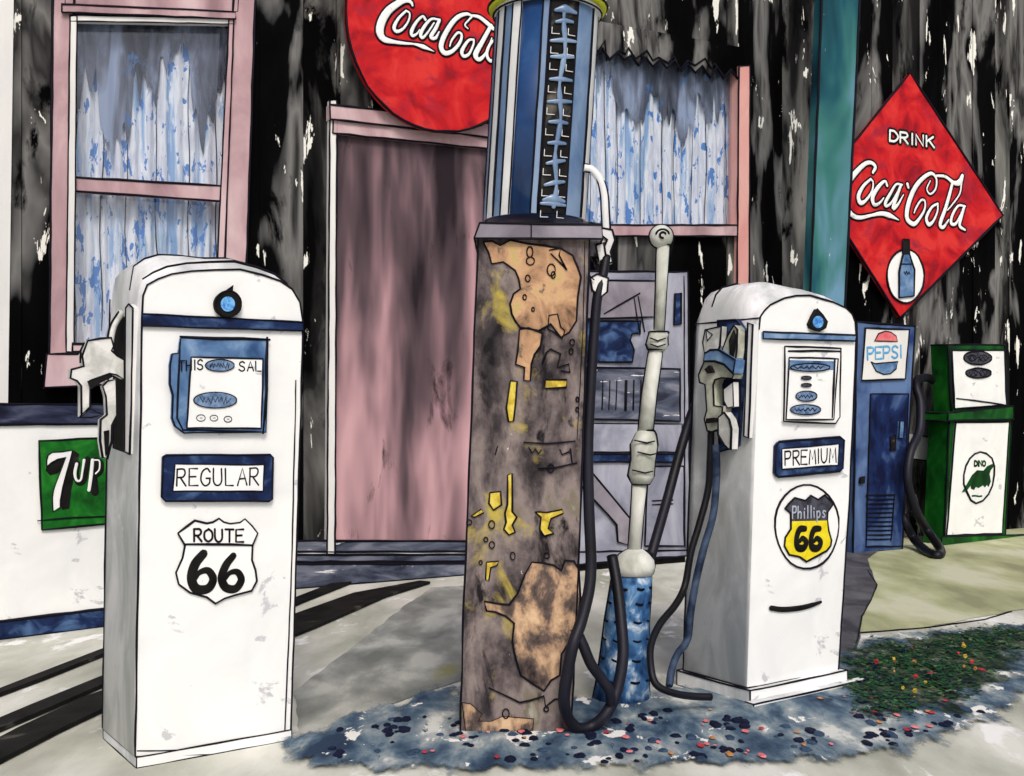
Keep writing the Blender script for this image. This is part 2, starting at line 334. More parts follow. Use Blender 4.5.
# ================================================================== SETTING
gb = B(); k = gb.add([(-60, -30, 0), (60, -30, 0), (60, 90, 0), (-60, 90, 0)]); gb.face([k, k + 1, k + 2, k + 3], M['ground'])
struct(gb.build('ground'))
def sheet(name, pxs, z, m, rag=0.0, ink=None, sub=22):
    b = B(); pts = []
    n = len(pxs)
    for i in range(n):
        a, c = G(*pxs[i]), G(*pxs[(i + 1) % n])
        for k in range(sub):
            p = a.lerp(c, k / sub); j = noise.noise_vector(p * 5.0) * rag + noise.noise_vector(p * 15.0) * rag * .5
            pts.append((p.x + j.x, p.y + j.y, z))
    k = b.add(pts); b.face(list(range(k, k + len(pts))), m)
    for ln in (ink or []):
        P = [G(*q) for q in ln]; P = [(p.x, p.y, z) for p in P]
        b.ink(P, 0.0042)
    o = b.build(name); return struct(o)
def inside(px, py, poly):
    c = False; n = len(poly)
    for i in range(n):
        x1_, y1_ = poly[i]; x2_, y2_ = poly[i - 1]
        if (y1_ > py) != (y2_ > py) and px < (x2_ - x1_) * (py - y1_) / (y2_ - y1_) + x1_: c = not c
    return c
def broken_edge(m, k=4.5, nscale=(9, 4, 4)):
    """loose material thins out towards its border: bare ground shows between the patches"""
    t = m.node_tree; N = t.nodes; L = t.links; b = N['Principled BSDF']; out = N['Material Output']
    at = N.new('ShaderNodeAttribute'); at.attribute_name = 'cover'
    tc = N.new('ShaderNodeTexCoord'); mp = N.new('ShaderNodeMapping'); mp.inputs['Scale'].default_value = nscale
    nz = N.new('ShaderNodeTexNoise'); nz.inputs['Scale'].default_value = 1; nz.inputs['Detail'].default_value = 9; nz.inputs['Roughness'].default_value = 0.65
    L.new(tc.outputs['Object'], mp.inputs[0]); L.new(mp.outputs[0], nz.inputs['Vector'])
    ma = N.new('ShaderNodeMath'); ma.operation = 'MULTIPLY_ADD'; L.new(at.outputs['Fac'], ma.inputs[0]); ma.inputs[1].default_value = k * 0.5; L.new(nz.outputs['Fac'], ma.inputs[2])
    r = N.new('ShaderNodeValToRGB'); r.color_ramp.elements[0].position = 0.44; r.color_ramp.elements[1].position = 0.56; L.new(ma.outputs[0], r.inputs[0])
    tr = N.new('ShaderNodeBsdfTransparent'); mx = N.new('ShaderNodeMixShader'); L.new(r.outputs[0], mx.inputs[0]); L.new(tr.outputs[0], mx.inputs[1]); L.new(b.outputs[0], mx.inputs[2]); L.new(mx.outputs[0], out.inputs[0])
broken_edge(M['gravel']); broken_edge(M['moss'], 2.6, (7, 3.5, 4))
def cells(name, pxs, z, m, rag, step=0.05):
    pg = [(G(*q).x, G(*q).y) for q in pxs]; xs = [p[0] for p in pg]; ys = [p[1] for p in pg]
    def dist(px, py):
        d = 9.0
        for i in range(len(pg)):
            a = Vector(pg[i]); c = Vector(pg[i - 1]); p = Vector((px, py)); t = max(0, min(1, (p - a).dot(c - a) / (c - a).length_squared)); d = min(d, (p - a - (c - a) * t).length)
        return d if inside(px, py, pg) else -d
    x0, y0 = min(xs) - .4, min(ys) - .4; nx = int((max(xs) - min(xs) + .8) / step); ny = int((max(ys) - min(ys) + .8) / step)
    b = B(); b.add([(x0 + i * step, y0 + j * step, z) for j in range(ny + 1) for i in range(nx + 1)])
    cov = [max(-.4, min(.4, dist(v[0], v[1]))) for v in b.v]
    for j in range(ny):
        for i in range(nx):
            q = [j * (nx + 1) + i, j * (nx + 1) + i + 1, (j + 1) * (nx + 1) + i + 1, (j + 1) * (nx + 1) + i]
            if max(cov[k] for k in q) > -.35: b.face(q, m)
    o = b.build(name); a = o.data.attributes.new('cover', 'FLOAT', 'POINT'); a.data.foreach_set('value', cov)
    return struct(o)
sheet('pavement', [(845, 635), (930, 627), (1010, 612), (1300, 570), (1300, 500), (850, 528), (700, 545), (700, 560), (820, 600)], 0.004, M['olive'], 0.02, ink=[[(845, 635), (930, 628), (985, 620), (1012, 612)]])
sheet('asphalt', [(293, 692), (350, 650), (405, 606), (432, 588), (500, 584), (560, 640), (500, 668), (440, 688), (345, 722), (300, 742), (296, 720)], 0.004, M['asphalt'], 0.012, ink=[])
sheet('asphalt_patch', [(838, 552), (880, 551), (868, 560), (877, 588), (862, 618), (855, 665), (800, 690), (760, 660)], 0.010, M['tar'], 0.01, ink=[[(868, 572), (877, 586), (871, 602), (862, 618), (858, 640), (852, 660)]], sub=6)  # premium pump's cast shadow, painted as a dark sheet on the ground
cells('gravel_bed', [(296, 766), (299, 744), (345, 724), (440, 690), (470, 700), (600, 700), (690, 690), (850, 655), (880, 640), (960, 632), (1100, 618), (1100, 660), (1024, 694), (985, 722), (940, 740), (880, 757), (760, 764), (660, 768), (520, 771), (400, 770)], 0.014, M['gravel'], 0.075)
cells('mossy_ground', [(846, 672), (885, 648), (930, 640), (1000, 632), (1060, 634), (1010, 664), (970, 694), (930, 716), (880, 716), (850, 704)], 0.018, M['moss'], 0.09)

# ------------------------------------------------------------------ station building
WALLDEG = math.degrees(math.atan2(1100, 1988))
WF = Frame(Vector(((400 - 512) / FOC * (15048 / 2100), 15048 / 2100, 0)), WALLDEG)
bld = thing('station_building', 'long charred black plank building with a pink door and two curtained windows', 'building', WF)
def U(px, py=400): return WF.p(px, py).x
def Z(px, py): return WF.p(px, py).z
openings = [(U(74), U(236), Z(150, 350), Z(150, 13)), (U(336), U(505), 0.0, Z(410, 122)), (U(560), U(737), Z(650, 228), Z(650, 40))]
b = B()
us = [-9.0]
while us[-1] < 11: us.append(us[-1] + rnd.uniform(0.16, 0.34))
for a, c, _, _ in openings: us += [a, c]
us = sorted(us)
H = 5.6
for a, c in zip(us, us[1:]):
    if c - a < 0.004: continue
    mid = (a + c) / 2; off = rnd.uniform(0, 0.014); m = M['wall'] if rnd.random() < .72 else M['wall2']
    segs = [(0, H)]
    for o0, o1, z0, z1 in openings:
        if o0 < mid < o1: segs = [(0, z0), (z1, H)] if z0 > 0 else [(z1, H)]
    for z0, z1 in segs:
        b.box(a + 0.002, c - 0.002, -off, 0.12, z0, z1, m)
for x in (-9, 11): b.box(x - .1, x + .1, 0.125, 3.0, 0, H, M['wall'])
wall = b.build('wall', bld)
b = B(); b.box(-9.3, 11.3, -0.25, 3.2, H + .002, H + 0.16, M['wall2']); b.build('roof', bld)
# white corner strip far left, plank seam lines
b = B()
P = xz(WF, [(-14, 405), (8, 405), (14, -20), (-14, -20)], -0.03); b.prism(P, -0.03, -0.016, M['paper'])
b.build('trim_board', bld)

def curtain(fr_y, x0, x1, z0, z1, parent, name='curtain', m=None, pleat=0.085, amp=0.016, rag=None, ph=0.0, lines=True):
    b = B(); n = int((x1 - x0) / 0.012); m = m or M['curtain']; top = []; bot = []
    for i in range(n + 1):
        x = x0 + (x1 - x0) * i / n; y = fr_y + amp * math.sin(2 * math.pi * x / pleat + ph + 1.5 * noise.noise(Vector((x * 4, 0, 0))))
        zb = z0 if rag is None else z0 + rag * (0.5 + noise.noise(Vector((x * 9, 3.3, 0))) + .4 * noise.noise(Vector((x * 33, 1, 0))))
        top.append((x, y, z1)); bot.append((x, y + 0.004, zb))
    a = b.add(top); c = b.add(bot)
    for i in range(n): b.face([a + i, a + i + 1, c + i + 1, c + i], m, True)
    if lines:
        x = x0 + 0.08
        while x < x1 - .03:
            pts = []; kx = x
            for j in range(13):
                z = z1 - 0.04 - (z1 - z0 - .08) * j / 12 * rnd.uniform(.93, 1)
                kx = x + 0.045 * noise.noise(Vector((x * 3, 0, z * 1.6)))
                pts.append((kx, fr_y - amp - 0.003, z))
            b.ink(pts, 0.0032)
            x += rnd.uniform(.12, .2)
    return b.build(name, parent)

# left window
b = B(); fy = -0.02; I = WF.r
def wq(pts, y, y1, m, ink=I, bb=None): (bb or b).prism(xz(WF, pts, y), y, y1, m, ink=ink, corners=False)
wq([(49, 388), (72, 386), (74, -20), (53, -20)], -0.05, 0.06, M['pink'])
wq([(221, 372), (243, 371), (256, -20), (234, -20)], -0.05, 0.06, M['pink'])
wq([(66, 352), (74, 352), (77, 16), (70, 16)], -0.062, -0.052, M['paper'], I * .6)
wq([(213, 350), (221, 350), (234, 18), (229, 18)], -0.062, -0.052, M['pink'], I * .7)
wq([(65, 4), (238, 12), (239, -20), (65, -20)], -0.045, 0.05, M['pink'])
wq([(62, 12), (236, 19), (236, 12), (62, 4)], -0.072, -0.03, M['pink'], I * .8)
wq([(70, 21), (234, 24), (234, 19), (70, 15)], -0.06, -0.01, M['paper'], I * .6)
wq([(72, 352), (223, 350), (223, 343), (72, 344)], -0.08, 0.05, M['pink'])
wq([(44, 388), (246, 378), (246, 352), (47, 354)], -0.09, -0.055, M['pink'])
wq([(73, 191), (220, 201), (221, 186), (74, 177)], -0.04, 0.02, M['pink'])
wl = b.build('window', bld, 'pink framed sash window with blue and white curtains')
b = B(); P = xz(WF, [(72, 352), (228, 350), (236, 15), (74, 15)], 0.03); b.prism(P, 0.03, 0.034, M['glass']); b.build('pane', wl)
curtain(0.085, U(60), U(246), Z(150, 360), Z(150, 0), wl, ph=1)
curtain(0.052, U(68), U(240), Z(150, 150), Z(150, 0), wl, 'valance', M['shadecloth'], rag=0.7, amp=0.008, lines=False)  # ragged dark sheet standing in for shade on the upper curtain
b = B(); b.box(U(60) - .1, U(246) + .1, 0.14, 0.16, Z(150, 370), Z(150, -20), M['pane_bg']); b.build('backing', wl)
# right window
b = B()
wq([(737, 300), (749, 300), (750, 66), (739, 66)], -0.05, 0.06, M['salmon'])
wq([(560, 236), (737, 236), (737, 225), (560, 225)], -0.06, 0.06, M['pink'])
wr = b.build('window', bld, 'wide window with salmon frame and scalloped black edging')
b = B(); P = xz(WF, [(555, 228), (738, 228), (738, 38), (555, 38)], 0.03); b.prism(P, 0.03, 0.034, M['glass']); b.build('pane', wr)
curtain(0.085, U(545), U(745), Z(650, 240), Z(650, 20), wr, ph=2.2)
curtain(0.052, U(550), U(742), Z(650, 135), Z(650, 20), wr, 'valance', M['shadecloth'], rag=0.5, amp=0.008, lines=False)  # same painted shade, as a sheet across the top of this curtain
b = B(); b.box(U(545) - .1, U(745) + .1, 0.14, 0.16, Z(650, 250), Z(650, 10), M['pane_bg']); b.build('backing', wr)
b = B()
top = [(560, 20), (740, 20)]; zig = []
n = 26
for i in range(n + 1):
    f = i / n; x = 745 - 185 * f; y = 76 - 30 * f + (5 if i % 2 else -4) + rnd.uniform(-2, 2); zig.append((x, y))
b.prism(xz(WF, [(560, 14), (746, 48)] + zig, -0.03), -0.03, -0.022, M['wall'])
zz = xz(WF, zig, -0.036); b.ink([(x, -0.036, z) for x, z in zz], I * 1.5, wob=1.0)
zz = xz(WF, [(x + rnd.uniform(-3, 3), y - 4 + rnd.uniform(-5, 5)) for x, y in zig], -0.036); b.ink([(x, -0.036, z) for x, z in zz], I * 1.1, wob=1.0)
b.build('scalloped_edging', wr)
# door
b = B()
wq([(327, 560), (335, 560), (337, 100), (330, 100)], -0.05, 0.05, M['paper'], I * .8)
wq([(330, 119), (520, 141), (520, 127), (330, 104)], -0.07, 0.03, M['pink'])
wq([(333, 133), (520, 152), (520, 141), (333, 119)], -0.055, 0.03, M['pink'])
df = b.build('door_frame', bld)
b = B()
wq([(335, 541), (520, 541), (520, 150), (336, 131)], -0.02, 0.03, M['door'])
b.build('door', bld, 'pink door with long dark stains')
b = B()
def band(y0l, y0r, y1l, y1r, y, m):
    b.prism(xz(WF, [(280, y1l), (600, y1r), (600, y0r), (280, y0l)], y), y, 0.0, m, ink=I, corners=False)
band(541, 541, 552, 551, -0.03, M['slate'])
band(555, 554, 562, 561, -0.06, M['slate'])
band(552, 551, 555, 554, -0.045, M['paper'])
P = xz(WF, [(280, 590), (600, 573), (600, 563), (280, 564)], -0.09)
P = [(P[0][0], 0), (P[1][0], 0), P[2], P[3]]
b.prism(P, -0.09, 0, M['slate'], ink=I, corners=False)
b.build('doorstep', bld)

# low black strips across the ground at left
def strip(pts, hw, label, h=0.02):
    b = B(); P = [G(*p) for p in pts]; a = []; c = []
    for i, p in enumerate(P):
        t = (P[min(i + 1, len(P) - 1)] - P[max(i - 1, 0)]).normalized(); nn = Vector((-t.y, t.x, 0)); w = hw[i]
        a.append(p + nn * w); c.append(p - nn * w)
    fr = Frame(P[len(P) // 2], 0); n = len(P)
    loop = a + c[::-1]; lo = [fr.loc(q) for q in loop]
    k = b.add([(q.x, q.y, 0.005) for q in lo]); k2 = b.add([(q.x, q.y, h) for q in lo]); L = len(lo)
    for i in range(L): b.face([k + i, k + (i + 1) % L, k2 + (i + 1) % L, k2 + i], M['tarred'])
    for i in range(n - 1): b.face([k2 + i, k2 + i + 1, k2 + L - 2 - i, k2 + L - 1 - i], M['tarred'])
    return solo(b.build('timber_strip'), fr, label, 'timber strip', 'tarred strips laid across the forecourt')
M['tarred'] = wash('tarred_timber', [(0.35, (8, 8, 8)), (0.6, (30, 29, 28)), (0.74, (110, 106, 98))], scale=(6, 6, 6), detail=6)
strip([(-30, 707), (40, 680), (103, 655), (180, 626), (250, 600)], [.02, .03, .03, .03, .03], 'thin black timber strip on the ground, nearest the white drink cooler')
strip([(-30, 741), (40, 711), (103, 684), (200, 645), (297, 603), (345, 584)], [.04, .045, .04, .04, .045, .05], 'middle of the three black timber strips running behind the regular pump')
strip([(-30, 770), (40, 733), (103, 703), (200, 668), (297, 626), (370, 597), (425, 584)], [.065, .075, .08, .09, .13, .11, .04], 'broadest black timber strip on the ground, running up to the doorstep')

# ================================================================== PUMPS
def nozzle_poly(b, fr, ox, oy, sc, pts, y, t, m, r):
    b.prism(xz(fr, crop(ox, oy, sc, pts), y), y - t / 2, y + t / 2, m, ink=r, corners=False, back_ink=False)
def shield(b, fr, y, pts, m, r, t=0.004):
    b.prism(xz(fr, pts, y), y - t, y, m, ink=0)
    v = [fr.p(px, py, y - t) for px, py in pts]; b.ink(v, r, closed=True)
def scrib(b, fr, y, cx, cy, rx, ry, r, n=14, m=None):
    P = [fr.p(cx - rx + 2 * rx * i / n + rnd.uniform(-1, 1) * rx * .1, cy + (ry if i % 2 else -ry) * rnd.uniform(.4, 1), y) for i in range(n + 1)]
    b.ink(P, r)

def tri_offset(pr, base_ix, dz, dx=0): return [(x + dx, z + (dz if i in base_ix else 0)) for i, (x, z) in enumerate(pr)]

# ---- regular pump
FR = ground_frame(137, 768, 35); r = FR.r
reg = thing('gas_pump', 'tall white regular gas pump with ROUTE 66 shield, nearest the viewer', 'gas pump', FR, 'old gas pumps with rounded tops')
prof = [(135, 757), (142, 320), (143, 296), (147, 285), (158, 279), (172, 274), (192, 271), (215, 270), (240, 270), (262, 275), (280, 281), (292, 289), (300, 302), (303, 322), (298, 500), (290, 751)]
F0 = xz(FR, prof)
def grow(pr, up, lift, ins=0.0):
    cx = sum(p[0] for p in pr) / len(pr); zt = max(p[1] for p in pr); out = []
    for x, z in pr:
        k = max(0, (z - (zt - 0.22)) / 0.22); out.append((x + (cx - x) * ins * k, z + up * k + lift * 0))
    return out
D = 0.37
def square_up(pr, bump): return [(x, z + bump.get(i, 0)) for i, (x, z) in enumerate(pr)]
BR = {3: .035, 4: .035, 5: .028, 6: .014}
b = B(); b.loft([(0, F0), (0.025, grow(F0, .004, 0)), (0.05, grow(F0, .03, 0)), (0.09, square_up(grow(F0, .046, 0), BR)), (0.14, square_up(grow(F0, .052, 0), BR)), (0.28, square_up(grow(F0, .052, 0), BR)), (D - .02, square_up(grow(F0, .03, 0), BR)), (D, grow(F0, 0.0, 0, .03))], M['grey'], M['white'])
b.ink([(x, -0.001, z) for x, z in F0], r, closed=True)
G1 = grow(F0, .03, 0); b.ink([(x, .05, z + .002) for x, z in G1[3:13]], r * 1.2)
G1 = square_up(grow(F0, .054, 0), BR); b.ink([(x, .14, z + .001) for x, z in G1[2:14]], r * .9)
b.ink([(F0[0][0], D, F0[0][1]), (F0[1][0], D, F0[1][1]), (F0[2][0], D, F0[2][1] + .02)], r)
b.ink([(F0[-2][0] + .004, 0.03, F0[-2][1]), (F0[-1][0] + .006, 0.03, F0[-1][1])], r * .8)
body = b.build('housing', reg)
w = F0[-1][0]
b = B(); zt = F0[0][1] - .001; b.box(-0.003, w + 0.004, -0.004, D + .002, 0, zt, M['white'], ink=r * .8, side=M['grey']); b.build('plinth', reg)
b = B(); b.prism(xz(FR, [(142, 326), (303, 331), (303, 322), (142, 314)], -0.008), -0.01, -0.001, M['navy'], ink=r * .9, corners=False); b.build('trim_band', reg)
b = B(); b.ink([FR.p(*q, -.001) for q in [(296, 380), (292, 560), (284, 750)]], r * .8); b.ink([FR.p(*q, -.001) for q in [(137, 751), (284, 748)]], r * .7); b.build('panel_seam', reg)
b = B(); b.prism(xz(FR, oval(228, 304, 13, 13), -.02), -.02, -0.001, M['tarred'], ink=r, corners=False)
b.prism(xz(FR, [(219, 297), (226, 291), (233, 286), (232, 292), (238, 297)], -.018), -.018, -0.001, M['tarred'], ink=r * .8, corners=False)
em = b.build('emblem', reg)
b = B(); b.prism(xz(FR, oval(228, 304, 7, 7.5), -.024), -.024, -0.0195, M['bright']); b.build('lens', em)
# display
b = B(); y0 = -0.018
b.prism(xz(FR, [(181, 338), (268, 340), (266, 432), (184, 433), (175, 426), (172, 418), (173, 395), (170, 384), (170, 365), (172, 354), (179, 353)], y0), y0, -0.001, M['blue'], ink=r * .8, corners=False)
b.ink([FR.p(*q, y0) for q in [(180, 337), (215, 338), (270, 340)]], r * 1.6)
b.ink([FR.p(*q, y0) for q in [(267, 337), (266, 390), (263, 434)]], r * 1.5)
b.ink([FR.p(*q, y0) for q in [(180, 342), (177, 418), (183, 430), (262, 432)]], r * 1.0)
dsp = b.build('display', reg)
b = B(); y1 = -0.023
b.prism(xz(FR, [(191, 357), (263, 359), (261, 428), (187, 428)], y1), y1, y0 + .001, M['white'], ink=r * .9, corners=False)
dl = b.build('dial_face', dsp)
b = B(); y2 = y1 - .001
write(b, FR, y2, 'THIS', 179, 371, 203, 369.5, 10, .75, INK); write(b, FR, y2, 'SAL', 239, 371, 262, 371, 9.5, .75, INK); b.build('lettering', dsp)
for cx, cy, rx, ry in [(219.5, 365.5, 14.5, 6), (215, 400, 21.5, 8)]:
    b = B(); b.prism(xz(FR, oval(cx, cy, rx, ry), y2), y2 - .002, y2 + .0005, M['scribble'], ink=r * .6, corners=False); scrib(b, FR, y2 - .003, cx, cy, rx * .7, ry * .5, r * .5); b.build('counter', dsp)
for cx, cy, rx in [(201, 418, 4.5), (214, 418, 4), (228, 419, 4)]:
    b = B(); b.ink([FR.p(*q, y2) for q in oval(cx, cy, rx, rx * .75, 10)], r * .45, closed=True); b.ink([FR.p(cx - 1, cy, y2), FR.p(cx + 1.5, cy, y2)], r * .4); b.build('dial_ring', dsp)
b = B(); y0 = -.016
b.prism(xz(FR, [(163, 457), (166, 455), (270, 455), (273, 458), (272, 499), (269, 501), (166, 501), (162, 497)], y0), y0, -0.001, M['navy'], ink=r, corners=False)
b.prism(xz(FR, [(175, 464), (264, 465), (263, 491), (173, 491)], y0 - .002), y0 - .002, y0 + .001, M['white'], ink=r * .7, corners=False)
npl = b.build('name_plate', reg)
b = B(); write(b, FR, y0 - .003, 'REGULAR', 177, 486, 259, 485, 17, .85, INK); b.build('lettering', npl)
b = B(); sh = crop(160, 445, 4.7, [(85, 415), (125, 385), (165, 355), (220, 368), (250, 362), (278, 345), (300, 362), (330, 370), (375, 365), (398, 348), (430, 380), (457, 415), (432, 470), (430, 540), (448, 590), (455, 640), (430, 685), (350, 705), (305, 720), (262, 745), (220, 715), (140, 695), (88, 655), (75, 600), (105, 530), (118, 470)])
shield(b, FR, -0.002, sh, M['white'], r * 1.05)
b.ink([FR.p(*q, -.007) for q in [(185, 544), (252.5, 544.8)]], r * 1.3)
shd = b.build('route_shield', reg)
b = B(); write(b, FR, -.008, 'ROUTE', 194, 541.5, 244, 542, 12.5, 1.1, INK)
strokes(b, FR, -.008, [([(205, 510), (165, 560), (148, 625), (170, 675), (225, 675), (250, 630), (225, 590), (185, 600), (165, 630)], [21, 24, 23, 23, 22, 20, 17, 13, 10]),
                       ([(345, 520), (310, 565), (290, 625), (310, 670), (355, 675), (382, 635), (365, 598), (330, 600), (305, 630)], [17, 20, 21, 21, 20, 19, 16, 12, 10])], M['tarred'], crop_=(160, 445, 4.7), flat=.1)
b.build('lettering', shd)
# left side fittings
def sidebox(b, fr, pts, x0, x1, m, ink):
    """outline on the left side plane x = x0, carried to x1"""
    P = [fr.q(px, py, x0) for px, py in pts]; n = len(P)
    a = b.add([(x0, p.y, p.z) for p in P]); c = b.add([(x1, p.y, p.z) for p in P])
    b.face([a + k for k in range(n)], m); b.face([c + k for k in range(n)][::-1], m)
    for k in range(n): b.face([a + k, c + k, c + (k + 1) % n, a + (k + 1) % n], m)
    if ink: b.ink([(x0, p.y, p.z) for p in P], ink, closed=True)
b = B(); sidebox(b, FR, [(113, 448), (124, 452), (126, 318), (120, 316), (114, 325)], 0.008, 0.03, M['tarred'], r * .6); b.build('recess', reg)
b = B(); sidebox(b, FR, [(125, 452), (130, 454), (133, 308), (129, 304), (126, 308)], 0.0, 0.03, M['chrome'], r); b.build('chrome_strip', reg)
b = B(); ny = 0.15
c3 = (60, 260, 3.88)
nozzle_poly(b, FR, *c3, [(100, 315), (150, 306), (190, 303), (200, 335), (192, 352), (215, 372), (242, 388), (242, 462), (212, 445), (185, 440), (110, 468), (108, 575), (76, 608), (76, 490), (60, 470), (35, 458), (38, 425), (85, 412), (78, 372)], ny, .045, M['nozzle'], r)
nozzle_poly(b, FR, *c3, [(160, 490), (178, 470), (212, 462), (215, 600), (196, 640), (196, 700), (178, 772), (160, 765), (150, 700), (152, 620), (176, 600), (172, 530)], ny - .03, .03, M['nozzle'], r)
nozzle_poly(b, FR, *c3, [(108, 470), (190, 440), (205, 450), (150, 478), (120, 500)], ny - .045, .02, M['tarred'], r * .5)
nozzle_poly(b, FR, *c3, [(170, 665), (188, 660), (184, 745), (176, 760)], ny - .047, .01, M['tarred'], r * .5)
b.ink([FR.p(*q, ny - .03) for q in crop(*c3, [(95, 320), (80, 350), (78, 400)])], r)
b.ink([FR.p(*q, ny - .03) for q in crop(*c3, [(75, 610), (110, 575), (165, 600), (120, 612), (76, 612)])], r * .8)
P = [FR.p(*q, ny) for q in crop(*c3, [(190, 345), (205, 260), (240, 200)])]
b.tube(crm(P), .012, M['nozzle'], n=10); b.ink([p + Vector((-.012, -.01, 0)) for p in crm(P)], r * .8)
b.build('nozzle', reg)

# ---- premium pump
FP = ground_frame(748, 704, 35); r = FP.r
pre = thing('gas_pump', 'white premium gas pump with yellow and black 66 shield in an oval', 'gas pump', FP, 'old gas pumps with rounded tops')
prof = [(747, 688), (756, 420), (759, 330), (760, 317), (764, 311), (770, 305), (784, 298), (796, 296), (810, 296), (833, 302), (846, 308), (852, 314), (855, 322), (856, 336), (849, 500), (838, 672)]
F0 = xz(FP, prof); D = 0.34
BP = {3: .03, 4: .05, 5: .05, 6: .032, 7: .012}
b = B(); b.loft([(0, F0), (0.02, grow(F0, .004, 0)), (0.045, grow(F0, .03, 0)), (0.09, square_up(grow(F0, .04, 0), BP)), (0.13, square_up(grow(F0, .045, 0), BP)), (0.25, square_up(grow(F0, .045, 0), BP)), (D - .03, square_up(grow(F0, .03, 0), BP)), (D, grow(F0, 0.0, 0, .03))], M['grey'], M['white'])
b.ink([(x, -0.001, z) for x, z in F0[2:] + F0[:1]], r); b.ink([(F0[0][0], -.001, F0[0][1]), (F0[-1][0], -.001, F0[-1][1])], r)
G1 = square_up(grow(F0, .047, 0), BP); b.ink([(x, .13, z + .001) for x, z in G1[7:14]], r); b.ink([(x, .25, z + .001) for x, z in G1[3:8]], r)
b.ink([(F0[0][0], D, F0[0][1]), (F0[1][0], D, F0[1][1]), (F0[2][0], D, F0[2][1]), (F0[3][0] + .01, D, F0[3][1] + .01), (F0[4][0] + .01, D - .02, F0[4][1] + .02)], r)
b.ink([(F0[0][0], 0, F0[0][1]), (F0[0][0], D, F0[0][1])], r)
b.ink([(F0[3][0] - .002, 0.0, F0[3][1] - .005), (F0[3][0] - .002, D, F0[3][1] - .005)], r)
b.build('housing', pre); w = F0[-1][0]
b = B(); b.box(-0.02, w + 0.02, -0.03, D + .02, 0.0, F0[0][1] - .002, M['white'], ink=r * .9, side=M['grey'])
b.prism([(-0.05, 0.0), (w + .09, 0.0), (w + .09, .022), (-.05, .022)], -.075, -.031, M['white'], ink=r * .8, side=M['grey']); b.build('plinth', pre)
b = B(); b.prism(xz(FP, [(763, 339), (855, 341), (856, 335), (763, 332)], -0.008), -0.01, -0.001, M['blue'], ink=r * .9, corners=False); b.build('trim_band', pre)
b = B(); b.prism(xz(FP, crop(680, 280, 4.31, [(560, 190), (575, 155), (592, 125), (615, 150), (635, 180), (628, 205), (600, 220), (568, 208)]), -.018), -.018, -.001, M['tarred'], ink=r * .8, corners=False)
em = b.build('emblem', pre); b = B(); b.prism(xz(FP, oval(818.5, 322, 5, 6), -.022), -.022, -.0175, M['bright']); b.build('lens', em)
c4 = (680, 280, 4.31); b = B(); y0 = -.014
b.prism(xz(FP, crop(*c4, [(452, 285), (692, 295), (688, 590), (670, 618), (448, 610)]), y0), y0, -.001, M['white'], ink=r * 1.0, corners=False)
b.ink([FP.p(*q, y0) for q in crop(*c4, [(465, 305), (690, 308)])], r * 1.2)
dsp = b.build('display', pre)
b = B(); y1 = y0 - .004; b.prism(xz(FP, crop(*c4, [(470, 333), (680, 340), (662, 600), (458, 602)]), y1), y1, y0 + .001, M['white'], ink=r * .9, corners=False)
b.prism(xz(FP, crop(*c4, [(474, 345), (672, 350), (668, 388), (470, 388)]), y1 - .001), y1 - .001, y1 + .001, M['blue'])
b.ink([FP.p(*q, y1) for q in crop(*c4, [(665, 340), (655, 595)])], r * 1.5); b.build('dial_face', dsp)
y2 = y1 - .003
for cx, cy, rx, ry in [(560, 377, 85, 17), (543, 500, 45, 22), (540, 558, 65, 22)]:
    q = crop(*c4, [(cx, cy)])[0]; b = B()
    b.prism(xz(FP, oval(q[0], q[1], rx / 4.31, ry / 4.31), y2), y2 - .002, y2 + .0005, M['scribble'], ink=r * .6, corners=False); scrib(b, FP, y2 - .003, q[0], q[1], rx / 4.31 * .75, ry / 4.31 * .4, r * .5, 10); b.build('counter', dsp)
for cy in (422, 453):
    q = crop(*c4, [(543, cy)])[0]; b = B(); b.prism(xz(FP, oval(q[0], q[1], 5, 1.8), y2), y2 - .002, y2 + .0005, M['darkgrey'], ink=r * .5, corners=False); b.build('counter', dsp)
b = B(); y0 = -.014
b.prism(xz(FP, [(776, 446), (779, 442), (840, 437), (844, 440), (843, 468), (840, 471), (778, 477), (775, 473)], y0), y0, -.001, M['navy'], ink=r * 1.2, corners=False)
b.prism(xz(FP, [(782, 449), (839, 444), (838, 465), (782, 469)], y0 - .002), y0 - .002, y0 + .001, M['white'], ink=r * .7, corners=False)
npl = b.build('name_plate', pre)
b = B(); write(b, FP, y0 - .003, 'PREMIUM', 785, 465.5, 836, 462, 14, .95, INK, gap=.25); b.build('lettering', npl)
c6 = (760, 430, 5.17); b = B()
ov = crop(*c6, [(243 + 165 * math.cos(a) * (1 + .02 * math.sin(3 * a)), 500 - 217 * math.sin(a)) for a in (2 * math.pi * k / 30 for k in range(30))])
b.prism(xz(FP, ov, -.003), -.003, -.001, M['white']); b.ink([FP.p(*q, -.004) for q in ov], r, closed=True)
top = crop(*c6, [(130, 405), (150, 380), (180, 350), (235, 365), (262, 338), (300, 360), (335, 335), (380, 380), (350, 425), (349, 468), (163, 472), (160, 430)])
low = crop(*c6, [(163, 472), (349, 468), (355, 520), (370, 570), (365, 600), (345, 625), (290, 655), (240, 680), (205, 655), (150, 645), (125, 600), (130, 555), (160, 510)])
b.prism(xz(FP, top, -.006), -.006, -.002, M['darkgrey']); b.prism(xz(FP, low, -.0062), -.0062, -.002, M['signyellow'])
b.ink([FP.p(*q, -.007) for q in top[:10]], r * 1.0); b.ink([FP.p(*q, -.007) for q in [low[1]] + low[2:] + [top[-1], top[0]]], r * 1.1)
ob = b.build('shield_badge', pre)
b = B(); M['greylet'] = wash('grey_lettering', two((150, 160, 180), (190, 196, 206)))
